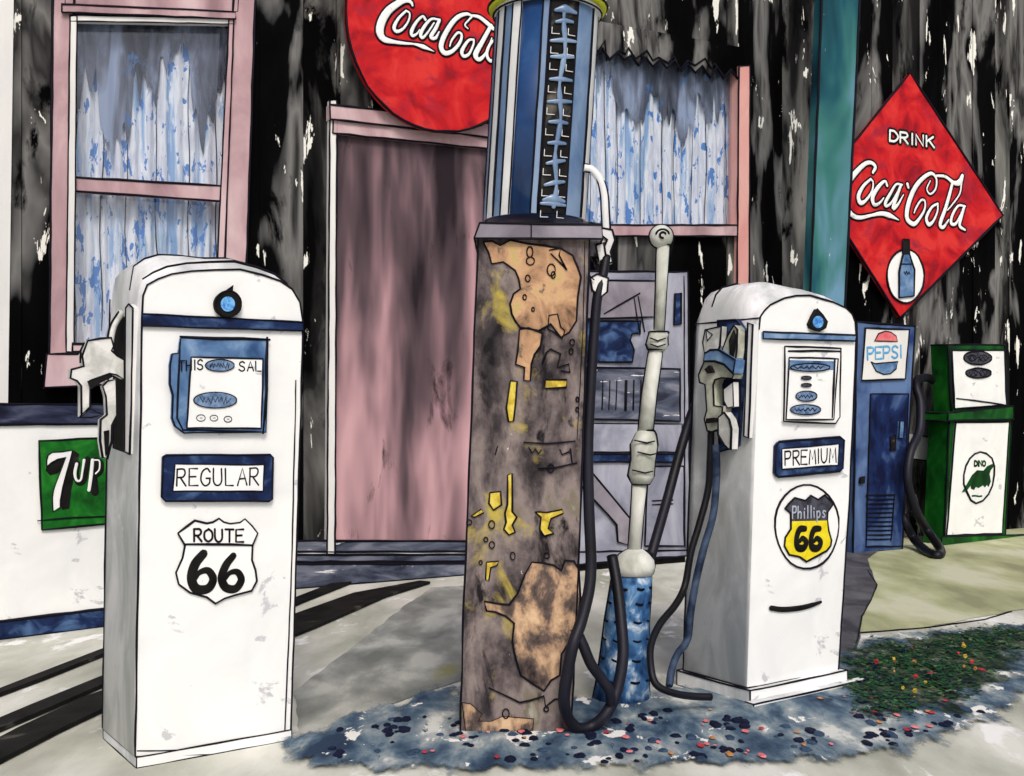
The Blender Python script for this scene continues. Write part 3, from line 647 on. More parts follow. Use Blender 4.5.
write(b, FP, -.008, 'Phillips', 792.5, 518.5, 826.5, 517, 12, .9, M['greylet'], gap=.3)
for sx in (0, 75):
    strokes(b, FP, -.0085, [([(235 + sx, 510), (205 + sx, 515), (190 + sx, 560), (195 + sx, 605), (225 + sx, 610), (240 + sx, 580), (220 + sx, 560), (205 + sx, 575)], [16, 20, 19, 21, 20, 18, 15, 12])], M['tarred'], crop_=c6, flat=.1)
b.build('lettering', ob)
b = B(); strokes(b, FP, -.006, [([(771, 608), (783, 609.5), (800, 608), (812, 605), (821, 602)], [2.6, 2.8, 2.8, 2.5, 1.6])], M['tarred'], flat=.5); b.build('pull_handle', pre)
b = B(); sidebox(b, FP, [(719, 452), (738, 446), (743, 330), (736, 320), (718, 321)], 0.024, 0.05, M['navy'], r * 1.1); b.build('recess', pre)
b = B(); sidebox(b, FP, [(744, 436), (748.5, 438), (753, 325), (748, 323)], 0.02, 0.05, M['chrome'], r); b.build('chrome_strip', pre)
def side_poly(b, fr, ox, oy, sc, pts, x0, x1, m, ink): sidebox(b, fr, crop(ox, oy, sc, pts), x0 + .035, x1 + .035, m, ink)
b = B(); ny = 0.17; P_ = M['nozzle2']
side_poly(b, FP, *c4, [(80, 410), (88, 390), (105, 350), (150, 350), (190, 365), (232, 408), (225, 425), (180, 420), (150, 428), (142, 450), (145, 540), (182, 545), (180, 590), (175, 640), (140, 655), (118, 650), (105, 600), (115, 560), (108, 450), (85, 440)], -0.07, -0.02, P_, r)
side_poly(b, FP, *c4, [(105, 318), (130, 302), (165, 300), (238, 345), (230, 402), (190, 362), (150, 348), (102, 350)], -0.082, -0.03, M['blue'], r)
side_poly(b, FP, *c4, [(182, 300), (205, 240), (232, 195), (247, 212), (245, 300), (238, 352), (215, 335)], -0.06, -0.02, P_, r)
side_poly(b, FP, *c4, [(215, 330), (212, 260), (232, 215), (240, 240), (236, 300), (228, 335)], -0.064, -0.058, M['tarred'], r * .5)
side_poly(b, FP, *c4, [(165, 590), (190, 570), (212, 600), (222, 640), (218, 730), (192, 712), (165, 665)], -0.078, -0.04, M['nozzle'], r)
side_poly(b, FP, *c4, [(108, 215), (178, 200), (172, 285), (165, 300), (105, 315), (98, 270)], -0.045, -0.015, M['nozzle'], r)
side_poly(b, FP, *c4, [(112, 215), (140, 235), (118, 262)], -0.05, -0.04, M['chrome'], r * .7)
side_poly(b, FP, *c4, [(188, 470), (228, 440), (230, 545), (205, 550), (190, 520)], -0.05, -0.02, M['chrome'], r * .7)
side_poly(b, FP, *c4, [(105, 385), (125, 368), (140, 398), (118, 402)], -0.086, -0.06, M['tarred'], r * .4)
side_poly(b, FP, *c4, [(112, 598), (150, 594), (150, 612), (112, 616)], -0.086, -0.06, M['tarred'], r * .4)
b.build('nozzle', pre)
def hosepath(fr, pts, ys, zmin=0.016):
    out = []
    for (px, py), y in zip(pts, ys):
        v = fr.p(px, py, y)
        if v.z < zmin:                       # lies on the ground
            w_ = G(px, py, zmin); v = fr.loc(w_)
        out.append(v)
    return crm(out, 7)
b = B(); P = hosepath(FP, [(711, 430), (710, 460), (708, 490), (699, 525), (691, 552), (685, 585), (676, 604), (660, 624), (651, 645), (651, 668), (656, 684), (670, 692), (690, 696), (711, 697)],
                      [.19, .19, .185, .19, .195, .195, .17, .14, .1, .05, .02, .0, .0, -.02], .012)
b.tube(P, 0.0135, M['hose'], n=10); b.build('hose', pre)
b = B(); P = hosepath(FP, [(716, 445), (716, 480), (713, 515), (703, 550), (696, 580), (690, 615), (687, 640), (677, 655), (671, 672), (669, 686)], [.12, .12, .12, .12, .12, .1, .1, .1, .08, .06], .012)
b.tube(P, 0.0135, M['bluehose'], n=10); b.ink([p + Vector((.0135, -.004, 0)) for p in P], r * .7); b.build('hose', pre)

# ---- rusty visible pump
FV = ground_frame(462, 735, 0); r = FV.r
vis = thing('visible_gas_pump', 'tall rusty gas pump topped by a blue glass cylinder and lime cap', 'gas pump', FV)
D = .36
b = B(); F0 = xz(FV, [(460, 735), (571, 733), (577, 600), (583, 440), (590, 238), (478, 236), (470, 450), (463, 620)])
F0[0] = (F0[0][0], 0); F0[1] = (F0[1][0], 0)
b.prism(F0, 0, D, M['rust'], ink=r, back_ink=False)
b.ink([FV.p(*q, -.001) for q in [(585, 240), (583, 330), (577, 440)]], r * .4)
hb = b.build('column', vis)
def patch(name, pts, m, y=-.003, ink=.9, lab=None):
    b = B(); b.prism(xz(FV, pts, y), y, -.0005, m); b.ink([FV.p(*q, y - .0005) for q in pts], r * ink, closed=True); return b.build(name, vis, lab)
c8 = (460, 220, 2.985); c9 = (450, 470, 2.874)
patch('rust_patch', crop(*c8, [(70, 65), (95, 62), (120, 75), (150, 60), (200, 70), (250, 76), (300, 85), (335, 105), (350, 140), (360, 170), (352, 230), (347, 300), (325, 335), (300, 350), (270, 310), (235, 330), (180, 320), (165, 300), (155, 280), (150, 250), (160, 220), (180, 205), (175, 175), (165, 150), (130, 125), (95, 130), (85, 95)]), M['orange'])
patch('rust_patch', crop(*c8, [(178, 326), (205, 322), (245, 338), (240, 375), (222, 400), (212, 430), (210, 480), (190, 478), (192, 440), (165, 430), (172, 390)]), M['orange'], -.004)
patch('rust_patch', crop(*c9, [(235, 265), (270, 268), (300, 275), (320, 290), (330, 260), (355, 262), (370, 285), (375, 370), (370, 440), (345, 490), (320, 530), (315, 590), (290, 605), (270, 635), (240, 615), (205, 590), (195, 560), (185, 520), (180, 490), (185, 440), (160, 420), (130, 408), (105, 405), (100, 378), (140, 385), (170, 388), (195, 355), (215, 300)]), M['orange2'])
patch('rust_patch', crop(*c9, [(35, 668), (60, 672), (90, 700), (82, 722), (120, 722), (150, 708), (240, 715), (238, 750), (45, 752)]), M['orange2'], -.003, .35)
for pts, ik in [([(165, 15), (178, 10), (180, 120), (193, 135), (180, 158), (188, 178), (170, 186), (155, 170), (162, 150), (158, 125), (165, 100)], .9), ([(115, 65), (145, 62), (148, 100), (125, 115), (112, 95)], .9),
                ([(245, 120), (280, 122), (322, 114), (325, 125), (290, 140), (282, 168), (297, 182), (270, 190), (258, 170), (262, 135)], .9), ([(105, 265), (140, 262), (135, 275), (118, 280), (112, 318), (103, 315)], .8), ([(60, 132), (90, 112), (97, 122), (72, 135)], .7)]:
    patch('paint_mark', crop(*c9, pts), M['yellow'], -.0035, ik)
patch('paint_mark', crop(*c8, [(255, 478), (318, 477), (316, 500), (254, 503)]), M['yellow'], -.0035)
patch('paint_mark', crop(*c8, [(150, 480), (170, 482), (166, 540), (160, 600), (145, 602), (138, 560)]), M['yellow'], -.0035)
b = B(); y = -.005
for L, c in [([(190, 665), (260, 668), (345, 660)], c8), ([(205, 678), (215, 696), (225, 684), (235, 698), (243, 686)], c8), ([(297, 683), (305, 700), (330, 690), (329, 682), (335, 725)], c8), ([(232, 742), (290, 738), (350, 725)], c8),
             ([(105, 700), (112, 675)], c8), ([(110, 625), (200, 668), (230, 662), (270, 650), (275, 680), (300, 660), (345, 655)], c9), ([(245, 430), (258, 395), (270, 385), (300, 400), (290, 440), (325, 430), (328, 455), (300, 450)], c8),
             ([(265, 285), (290, 280), (300, 320), (312, 330), (305, 355), (280, 335), (262, 325), (265, 285)], c8), ([(265, 90), (300, 85), (295, 105), (318, 150), (300, 130), (270, 100)], c8)]:
    b = B(); b.ink([FV.p(*q, y) for q in crop(*c, L)], r * .8); b.build('scratch', vis)
for cx, cy, rx, ry, c in [(208, 95, 9, 16, c8), (210, 122, 12, 12, c8), (272, 150, 12, 18, c8), (278, 165, 6, 10, c8), (202, 174, 7, 10, c8), (193, 230, 5, 8, c8), (218, 267, 4, 6, c8), (335, 365, 7, 9, c8), (332, 392, 6, 9, c8), (350, 535, 4, 7, c8), (350, 565, 4, 7, c8), (272, 740, 9, 12, c8),
                          (120, 157, 9, 12, c9), (180, 247, 7, 12, c9), (278, 246, 8, 9, c9), (120, 215, 8, 10, c9), (103, 200, 6, 7, c9), (88, 266, 5, 6, c9), (160, 700, 10, 14, c9), (277, 688, 7, 7, c9), (55, 150, 8, 8, c9)]:
    b = B(); q = crop(*c, [(cx, cy)])[0]; b.ink([FV.p(*t, y) for t in oval(q[0], q[1], rx / 2.9, ry / 2.9, 10)], r * .65, closed=True); b.build('pit_mark', vis)
b = B(); P = xz(FV, [(474, 238), (603, 239), (602, 225), (480, 223)], -.025); b.prism(P, -.025, D + .025, M['lav2'], ink=r)
b.ink([FV.p(531, 223, -.027), FV.p(531, 238, -.027)], r * .7); b.build('collar', vis)
yc = D / 2
def cyl_pt(frac, py, rad=1.0):
    """point on the leaning glass cylinder: frac -1..1 across its width"""
    t = (222 - py) / 216; cx = 534 + 13.5 * t; hw = 51.0
    c = FV.p(cx, py, yc); R = hw * (FV.o.y + yc) / FOC * rad; a = math.asin(max(-1, min(1, frac)))
    return Vector((c.x + R * math.sin(a), yc - R * math.cos(a), c.z)), a
zl, zh = 222, 14
b = B(); R = 51 * (FV.o.y + yc) / FOC
c0, c1 = FV.p(534, zl, yc), FV.p(547.5, zh, yc)
b.rings([(c0, R * .965), (c1, R * .965)], M['tinted'], n=40)
gc = b.build('glass_cylinder', vis)
def slat(name, f0, f1, m, rad=1.0, t=.012, ink=.8, par=vis, z0=zl, z1=zh):
    b = B(); n = 4
    for a, c in ((rad, 0),):
        pass
    idx = []
    for py in (z0, z1):
        o_ = []; i_ = []
        for k in range(n + 1):
            f = f0 + (f1 - f0) * k / n; p, an = cyl_pt(f, py, rad); o_.append(p); q, _ = cyl_pt(f, py, rad - t / R); i_.append(q)
        idx.append(b.add(o_ + i_[::-1]))
    L = 2 * (n + 1)
    for k in range(L): b.face([idx[0] + k, idx[0] + (k + 1) % L, idx[1] + (k + 1) % L, idx[1] + k], m)
    b.face([idx[0] + k for k in range(L)], m); b.face([idx[1] + k for k in range(L)][::-1], m)
    if ink:
        for f in (f0, f1): b.ink([cyl_pt(f, z0, rad)[0], cyl_pt(f, z1, rad)[0]], r * ink)
    return b.build(name, par)
slat('post', -1.0, -.93, M['tinted2']); slat('post', -.925, -.81, M['chrome']); slat('glass_panel', -.80, -.68, M['tinted2'], .985, ink=.5, par=gc)
slat('post', -.66, -.50, M['chrome']); slat('glass_panel', -.09, .04, M['tinted2'], .99, ink=.9, par=gc); slat('glass_panel', .585, .88, M['tinted2'], .99, ink=.8, par=gc)
slat('post', .89, 1.0, M['chrome'], 1.01)
gauge = slat('gauge', .07, .57, M['tarred'], 1.0, ink=.7)
b = B(); k = 0; py = 214
def gp(f, py): return cyl_pt(f, py, 1.03)[0]
nrm = (cyl_pt(.32, 100)[0] - Vector((cyl_pt(0, 100)[0].x, yc, cyl_pt(0, 100)[0].z))).normalized()
b.brush([gp(.33 + .03 * math.sin(i), 216 - i * 10.6) for i in range(19)], [r * (2.0 + .8 * math.sin(i * 2.1)) for i in range(19)], nrm, M['tinted2'], flat=.4)
while py > 24:
    wv = rnd.uniform(.15, .23); b.brush([gp(.32 - wv, py + rnd.uniform(-1, 2)), gp(.32, py - 1), gp(.32 + wv, py - rnd.uniform(0, 3))], [r * 1.3, r * 2.4, r * 1.3], nrm, M['tinted2'], flat=.4)
    for q0, q1 in ((.1, .24), (.4, .53)):
        b.brush([gp(q0, py + 6), gp(q0, py + 12)], [r * .35, r * .35], nrm, M['chrome'], flat=.4); b.brush([gp(q0, py + 12), gp(q1, py + 12)], [r * .35, r * .3], nrm, M['chrome'], flat=.4)
    py -= rnd.uniform(15, 22)
for py in (29, 210): b.brush([gp(.14, py), gp(.32, py - 2), gp(.52, py)], [r * 1.5, r * 4, r * 1.5], nrm, M['tinted2'], flat=.4)
b.build('scale_marks', gauge)
b = B(); ct = FV.p(547.5, 13, yc); b.rings([(ct, R * 1.14), (ct + Vector((0, 0, .012)), R * 1.16), (ct + Vector((0, 0, .02)), R * 1.16), (ct + Vector((0, 0, .05)), R * 1.1), (ct + Vector((0.0, 0, .12)), R * .7), (ct + Vector((0, 0, .15)), R * .15)], M['lime'], n=36)
b.ink([(ct.x + R * 1.165 * math.cos(a), yc + R * 1.165 * math.sin(a), ct.z + .012) for a in (2 * math.pi * k / 36 for k in range(36))], r * 1.2, closed=True)
tc_ = b.build('top_cap', vis)
b = B(); b.rings([(ct + Vector((0, 0, -.014)), R * 1.06), (ct + Vector((0, 0, -.001)), R * 1.06)], M['chrome'], n=36)
b.ink([(ct.x + R * 1.065 * math.cos(a), yc + R * 1.065 * math.sin(a), ct.z - .014) for a in (2 * math.pi * k / 36 for k in range(36))], r * .9, closed=True); b.build('rim', tc_)
b = B(); P = crm([FV.p(*q, .1) for q in [(584, 168), (592, 170), (600, 180), (604, 195), (605, 212), (606, 232)]]); b.tube(P, 4.2 * FV.px, M['chrome'], n=12)
for s_ in (-1, 1):
    b.ink([P[i] + Vector((s_ * 4.0 * FV.px * abs((P[min(i + 1, len(P) - 1)] - P[max(i - 1, 0)]).normalized().z) , -.006, s_ * -4.0 * FV.px * abs((P[min(i + 1, len(P) - 1)] - P[max(i - 1, 0)]).normalized().x))) * 1 for i in range(len(P))], r * .9)
b.build('swan_neck_pipe', vis)
b = B(); y = .1
for pts, m in [([(601, 228), (612, 230), (615, 240), (611, 252), (613, 262), (604, 266), (598, 258), (600, 246), (597, 238)], M['chrome']), ([(596, 246), (604, 243), (606, 256), (599, 262)], M['chrome'])]:
    b.prism(xz(FV, pts, y - .02), y - .02, y + .03, m, ink=r, corners=False); y -= .02
b.prism(xz(FV, [(590, 278), (597, 274), (608, 278), (607, 292), (600, 298), (592, 290)], .04), .04, .09, M['chrome'], ink=r, corners=False)
b.ink([FV.p(*q, .075) for q in [(602, 236), (607, 240), (604, 248)]], r); b.ink([FV.p(*q, .03) for q in [(580, 270), (588, 275), (594, 280)]], r * .8)
b.build('hose_coupling', vis)
b = B(); pts = [(606, 256), (603, 275), (597, 300), (593, 350), (590, 400), (588, 450), (589, 510), (591, 560), (589, 590), (581, 622), (573, 645), (567, 675), (564, 700), (568, 718), (578, 728), (592, 726), (606, 714), (617, 690), (623, 655), (621, 620), (617, 585), (612, 556)]
P = hosepath(FV, pts, [.08, .06, .05, .04, .03, .02, .01, 0, -.02, -.05, -.08, -.08, -.07, -.04, -.02, .0, .0, .03, .06, .1, .15, .2], .018)
nP = len(P); b.tube(P, [0.0165 + .0035 * min(1, i / nP * 2.2) for i in range(nP)], M['hose'], n=12); b.build('hose', vis)
b = B(); P = hosepath(FV, [(575, 628), (583, 645), (591, 664), (601, 678), (609, 690), (611, 702)], [-.05, -.06, -.06, -.04, -.03, -.01], .018); b.tube(P, 0.018, M['hose'], n=12); b.build('hose', vis)

# ---- air and water standpipe
FA = ground_frame(624, 700, 0); r = FA.r
air = thing('standpipe', 'leaning grey green standpipe with round knob on a ribbed blue foot', 'standpipe', FA)
def rg(lst): return [(FA.p(cx, py, 0), hw * FA.px) for cx, py, hw in lst]
b = B(); rr = rg([(621, 703, 29), (623, 680, 26), (625, 650, 24), (627, 620, 22.5), (630, 595, 21), (632, 574, 20)]); rr[0] = (Vector((rr[0][0].x, 0, 0)), rr[0][1])
b.rings(rr, M['bluebase'] if 'bluebase' in M else M.setdefault('bluebase', wash('blue_ribbed_foot', [(0.36, (24, 54, 96)), (0.47, (50, 92, 140)), (0.56, (88, 130, 174)), (0.66, (196, 210, 222))], scale=(14, 14, 12), detail=6)), n=30, ink=r)
for py, cx, hw in [(585, 631, 20.4), (600, 629.5, 21.2), (618, 627, 22.4), (636, 626, 23.3), (655, 625, 24.2), (676, 623, 25.8)]:
    c = FA.p(cx, py, 0); R_ = hw * FA.px * 1.005
    for a0 in (0.1, .9, 1.75, 2.5):
        b.ink([(c.x - R_ * math.cos(a0 + j * .1), -R_ * math.sin(a0 + j * .1), c.z - .006 * math.sin(j * .6)) for j in range(5)], r * 1.1)
b.ink([FA.p(621, 640, -.075), FA.p(619, 675, -.085), FA.p(624, 706, -.09)], r * .7)
b.build('foot', air)
b = B(); b.rings(rg([(632, 574, 21.5), (633, 566, 22), (634, 560, 20), (634, 554, 15), (635, 549, 8)]), M['pipe'], n=26, ink=r); b.build('dome', air)
def stem(name, lst, m=M['pipe'], rings_=()):
    b = B(); q = rg(lst); b.tube([c for c, _ in q], [h for _, h in q], m, n=16)
    for s_ in (-1, 1): b.ink([c + Vector((s_ * h, -.002, 0)) for c, h in q], r)
    for e in (0, -1): c, h = q[e]; b.ink([c + Vector((-h * math.cos(a), -h * math.sin(a) - .001, 0)) for a in (math.pi * k / 6 for k in range(7))], r * .8)
    for L in rings_: b.ink([FA.p(*q, yy_) for q, yy_ in L], r * .85)
    b.build(name, air)
stem('pipe', [(634, 552, 6.5), (637, 515, 6.5), (640, 478, 7.5)]); stem('pipe', [(645, 435, 7.5), (649, 395, 7.5), (656, 348, 7)]); stem('pipe', [(659, 333, 5), (661, 290, 5.5), (663, 245, 6.5)])
stem('grip', [(641, 484, 9), (641, 476, 13), (643, 460, 12), (644, 445, 13.5), (646, 434, 10), (647, 430, 7)], rings_=[[((632 + dx, py), -.05), ((645 + dx, py + 3), -.055), ((653 + dx, py + 1), -.05)] for py, dx in ((440, 2), (452, 5), (470, 0))])
stem('clamp', [(656, 350, 8.5), (657, 345, 11), (658, 336, 9.5), (659, 332, 10)], rings_=[[((650, py), -.04), ((658, py + 3), -.045), ((666, py), -.04)] for py in (338, 344)])
b = B(); c = FA.p(661, 237, 0); Rk = 12 * FA.px; n = 18
b.rings([(c + Vector((0, 0, Rk * math.sin(t))), max(.002, Rk * math.cos(t))) for t in (-1.5 + 3.0 * k / 10 for k in range(11))], M['pipe'], n=22)
b.ink([c + Vector((Rk * math.cos(a), -.004, Rk * math.sin(a))) for a in (2 * math.pi * k / 24 for k in range(24))], r, closed=True)
b.ink([c + Vector((Rk * .55 * math.cos(a), -Rk * .85, Rk * .5 * math.sin(a))) for a in (.2 + 2.8 * k / 10 for k in range(11))], r); b.ink([c + Vector((Rk * .25 * math.cos(a), -Rk * .98, Rk * .25 * math.sin(a))) for a in (.2 + 4.8 * k / 10 for k in range(11))], r)
b.build('knob', air)
b = B(); P = hosepath(FA, [(700, 396), (692, 413), (684, 438), (676, 466), (667, 500), (657, 535), (651, 556)], [.3, .28, .24, .2, .14, .06, .02]); b.tube(P, 5.2 * FA.px, M['hose'], n=12); b.build('hose', air)

# ---- old machine by the right window
FM = Frame(WF.wor(Vector((U(640), -.32, 0))), WALLDEG); r = FM.r
mac = thing('ice_machine', 'old lavender grey vending cabinet with a dark window and slotted grille', 'vending machine', FM)
b = B(); y = 0
F0 = xz(FM, [(575, 552), (690, 550), (688, 272), (575, 271)]); b.prism([(F0[0][0], .05), (F0[1][0], .05)] + F0[2:], 0, .28, M['lav'], ink=r, back_ink=False)
b.prism([(F0[0][0] + .02, 0.0), (F0[1][0] - .02, 0.0), (F0[1][0] - .02, .049), (F0[0][0] + .02, .049)], .03, .27, M['tarred'], ink=0)
for L in [[(575, 552), (690, 550)], [(684, 276), (685, 548)]]: b.ink([FM.p(*q, -.001) for q in L], r * .8)
cb = b.build('cabinet', mac)
def mp(name, pts, m, y=-.01, ink=.9, par=mac, extra=()):
    b = B(); b.prism(xz(FM, pts, y), y, -.0005, m, ink=r * ink if ink else 0, corners=False)
    for L, k in extra: b.ink([FM.p(*q, y - .002) for q in L], r * k)
    return b.build(name, par)
mp('header_panel', [(578, 319), (655, 317), (662, 281), (578, 280)], M['lav2'], extra=[([(604, 314), (640, 293)], .8), ([(634, 298), (640, 335)], .8), ([(638, 296), (645, 332)], .8)])
mp('display_window', [(578, 362), (632, 362), (634, 350), (630, 340), (632, 334), (640, 333), (641, 321), (578, 321)], M['navy'], -.012)
mp('grille', [(578, 419), (680, 421), (680, 369), (578, 367)], M['slate'], extra=[([(x, 380), (x - 1, 410)], k) for x, k in ((603, .8), (610, .8), (617, .9), (626, 2.4), (634, 1.2), (641, .9), (648, .8), (654, .8))])
mp('coin_slot', [(674, 325), (681, 324), (681, 293), (675, 294)], M['navy'])
mp('middle_panel', [(578, 452), (681, 452), (682, 424), (578, 423)], M['lav'], -.006, .6)
mp('trim_band', [(578, 462), (680, 462), (681, 454), (578, 454)], M['navy'], -.012)
mp('brace', [(578, 470), (590, 470), (634, 523), (628, 545), (618, 542), (617, 525), (578, 482)], M['lav2'], -.014)
mp('door_panel', [(645, 546), (684, 546), (684, 466), (648, 466)], M['lav'], -.008, .9, extra=[([(652, 501), (673, 500)], 1.0), ([(652, 505), (673, 504)], .8)])
for x in (700, ):
    pass

# ---- white cooler with 7up sign
FCo = ground_frame(-10, 641, 40); r = FCo.r * 1.05
coo = thing('drink_cooler', 'white chest cooler with navy lid, carrying the green 7up sign', 'cooler', FCo)
x1 = FCo.p(225, 500, 0).x; x0 = -1.0; ztop = FCo.p(0, 404, 0).z
def cz(py): return FCo.p(-10, py, 0).z
b = B(); b.box(x0, x1, 0, .55, cz(622), cz(425), M['white'], ink=r, side=M['grey']); b.build('body', coo)
b = B(); b.box(x0 - .01, x1 + .01, -.012, .56, cz(424.5), ztop, M['navy2'] if 'navy2' in M else M.setdefault('navy2', wash('dull_navy', [(0.36, (22, 26, 44)), (0.52, (48, 54, 78)), (0.7, (92, 98, 118))], scale=(4, 4, 16))), ink=r); b.build('lid', coo)
b = B(); b.box(x0 - .005, x1 + .005, -.008, .555, 0, cz(622.5), M['navy'], ink=r); b.build('base_band', coo)
b = B(); y = -.012; b.prism(xz(FCo, [(42, 530), (118, 523), (118, 437), (39, 441)], y), y, -.0005, M['green'], ink=r, corners=False)
b.ink([FCo.p(*q, y - .001) for q in [(37, 521), (70, 518), (118, 516)]], r * .8); sg = b.build('sign_panel', coo)
c7 = (30, 430, 7.39); b = B(); y = -.014
b.prism(xz(FCo, crop(*c7, [(115, 300), (125, 260), (265, 195), (300, 160), (325, 150), (365, 178), (350, 260), (325, 350), (305, 450), (295, 540), (290, 580), (240, 590), (225, 560), (240, 380), (235, 290), (205, 320), (150, 335)]), y), y, -.0118, M['tarred'])
b.prism(xz(FCo, crop(*c7, [(125, 270), (125, 220), (135, 185), (165, 163), (240, 160), (312, 150), (300, 210), (270, 310), (240, 420), (222, 520), (222, 572), (170, 600), (165, 500), (175, 440), (195, 385), (235, 280), (265, 200), (205, 215), (160, 240)]), y - .003), y - .003, y + .001, M['white'], ink=r * .6, corners=False)
strokes(b, FCo, y, [([(350, 245), (340, 320), (358, 385), (395, 375), (410, 300), (425, 215)], 24), ([(490, 225), (470, 330), (480, 460)], 30), ([(490, 235), (525, 240), (525, 300), (500, 330)], 20)], M['tarred'], crop_=c7, flat=.1)
strokes(b, FCo, y - .003, [([(345, 250), (332, 320), (345, 372), (375, 368), (388, 300), (400, 222)], [12, 12, 9, 8, 8, 11]), ([(462, 222), (452, 330), (436, 445)], [13, 14, 13]), ([(475, 222), (512, 228), (512, 290), (485, 322)], 6)], M['white'], crop_=c7, flat=.12)
b.build('lettering', sg)

# ---- soda machine at right
FS = ground_frame(854, 554, 30); r = FS.r
sod = thing('soda_machine', 'tall blue soda machine with a PEPSI header behind the premium pump', 'vending machine', FS)
F0 = xz(FS, [(853, 553), (902, 549), (915, 326), (857, 322)]); F0[0] = (F0[0][0], .0); F0[1] = (F0[1][0], .0)
b = B(); b.prism(F0, 0, .42, M['pepsi2'], ink=r); b.build('cabinet', sod)
cc = (840, 300, 2.984)
def sp(name, pts, m, y=-.012, ink=.9, par=sod):
    b = B(); b.prism(xz(FS, pts, y), y, -.0005, m, ink=r * ink if ink else 0, corners=False); return b.build(name, par)
hd = sp('header', crop(*cc, [(65, 240), (195, 236), (206, 88), (76, 84)]), M['paper'])
b = B(); y = -.014
b.prism(xz(FS, crop(*cc, [(103, 122), (172, 124), (168, 108), (152, 96), (135, 93), (115, 100)]), y - .002), y - .002, -.0115, M['coral'], ink=r * .5, corners=False)
b.prism(xz(FS, crop(*cc, [(93, 184), (105, 190), (172, 184), (168, 205), (150, 220), (130, 222), (108, 212)]), y - .002), y - .002, -.0115, M['blue'], ink=r * .6, corners=False)
write(b, FS, y, 'PEPSI', 867.5, 359.5, 902, 357.5, 12, 1.2, M['lightblue'], gap=.2); b.build('logo', hd)
dp = sp('door', crop(*cc, [(78, 735), (185, 735), (205, 280), (92, 280)]), M['pepsi'], -.01, .7)
b = B()
for i in range(11):
    yy = 582 + i * 13.2; b.ink([FS.p(*q, -.014) for q in crop(*cc, [(78 + (i % 2) * 4, yy), (120, yy + 1), (165 - i, yy - 1)])], r * .75)
b.ink([FS.p(*q, -.014) for q in crop(*cc, [(163, 580), (152, 720)])], r * .7); b.build('louvres', dp)
b = B(); b.prism(xz(FS, crop(*cc, [(176, 412), (190, 412), (192, 362), (179, 362)]), -.03), -.03, -.0095, M['blue'], ink=r * .7, corners=False); b.build('handle', dp)
b = B(); b.prism(xz(FS, crop(*cc, [(150, 450), (165, 448), (166, 402), (152, 408)]), -.02), -.02, -.0095, M['tarred'], ink=r * .7, corners=False); b.build('lock', dp)
b = B(); b.prism(xz(FS, crop(*cc, [(60, 548), (73, 546), (74, 526), (62, 530)]), -.02), -.02, -.001, M['tarred'], ink=r * .6, corners=False); b.build('coin_return', sod)

# ---- small green pump
FG = ground_frame(945, 545, 35); r = FG.r
gre = thing('gas_pump', 'small green and white gas pump with a dinosaur badge, farthest right', 'gas pump', FG)
def gq(b, pts, y, y1, m, ink=.9, side=None): b.prism(xz(FG, crop(*cc, pts), y), y, y1, m, side=side, ink=r * ink if ink else 0, corners=bool(abs(y1 - y) > .05))
b = B(); P = xz(FG, crop(*cc, [(310, 732), (492, 716), (512, 357), (327, 358)]), 0); P[0] = (P[0][0], 0); P[1] = (P[1][0], 0)
b.prism(P, 0, .19, M['dgreen'], ink=r); b.build('cabinet', gre)
b = B(); gq(b, [(318, 703), (484, 697), (505, 364), (345, 366)], -.012, -.0005, M['white']); b.build('front_panel', gre)
b = B(); gq(b, [(322, 360), (517, 356), (517, 316), (322, 336)], -.03, .21, M['dgreen']); b.build('ledge', gre)
b = B(); gq(b, [(332, 334), (500, 318), (490, 134), (322, 132)], .01, .17, M['dgreen']); b.ink([FG.p(*q, .009) for q in crop(*cc, [(325, 150), (335, 330)])], r); hd = b.build('head', gre)
b = B(); gq(b, [(342, 324), (496, 314), (490, 150), (334, 150)], .001, .0095, M['white']); b.ink([FG.p(*q, -.001) for q in crop(*cc, [(347, 294), (400, 300), (497, 314)])], r * .8); fp = b.build('dial_face', hd)
for cx, cy, rx, ry in [(411, 173, 42, 20), (413, 218, 38, 15)]:
    q = crop(*cc, [(cx, cy)])[0]; b = B(); b.prism(xz(FG, oval(q[0], q[1], rx / 2.984, ry / 2.984), -.003), -.003, .0015, M['darkgrey'], ink=r * .8, corners=False)
    scrib(b, FG, -.004, q[0], q[1], rx / 4, ry / 6, r * .4, 8)
    for sx in (-.4, .4): b.ink([FG.p(*t, -.004) for t in oval(q[0] + sx * rx / 2.984, q[1], 4, 3.2, 8)], r * .4, closed=True)
    b.build('counter', hd)
b = B(); gq(b, [(300, 735), (560, 722), (560, 700), (306, 706)], -.03, -.013, M['dgreen'], .6); b.build('base_rail', gre)
b = B(); y = -.015; ov = crop(940, 430, 7.757, [(315, 168), (360, 185), (400, 220), (420, 280), (418, 350), (405, 430), (375, 500), (330, 550), (280, 566), (240, 545), (205, 480), (185, 420), (183, 350), (200, 280), (230, 220), (270, 185)])
b.prism(xz(FG, ov, y), y, -.0115, M['white']); b.ink([FG.p(*q, y - .001) for q in ov], r, closed=True)
bd = b.build('badge', gre)
b = B(); b.prism(xz(FG, crop(940, 430, 7.757, [(172, 482), (205, 430), (250, 350), (290, 312), (340, 315), (370, 280), (410, 262), (417, 285), (395, 310), (385, 340), (395, 400), (378, 440), (365, 425), (350, 445), (335, 428), (300, 450), (280, 440), (265, 465), (242, 455), (240, 430), (205, 475)]), y - .004), y - .004, y - .0005, M['dgreen'])
write(b, FG, y - .002, 'DINO', 974.5, 466, 985.5, 466, 5, 1.1, M['dgreen'], gap=.15)
b.brush([FG.p(*q, y - .002) for q in crop(940, 430, 7.757, [(250, 512), (275, 510), (300, 515), (325, 512)])], .9 * FG.px, NY, M['dgreen']); b.build('dinosaur_emblem', bd)
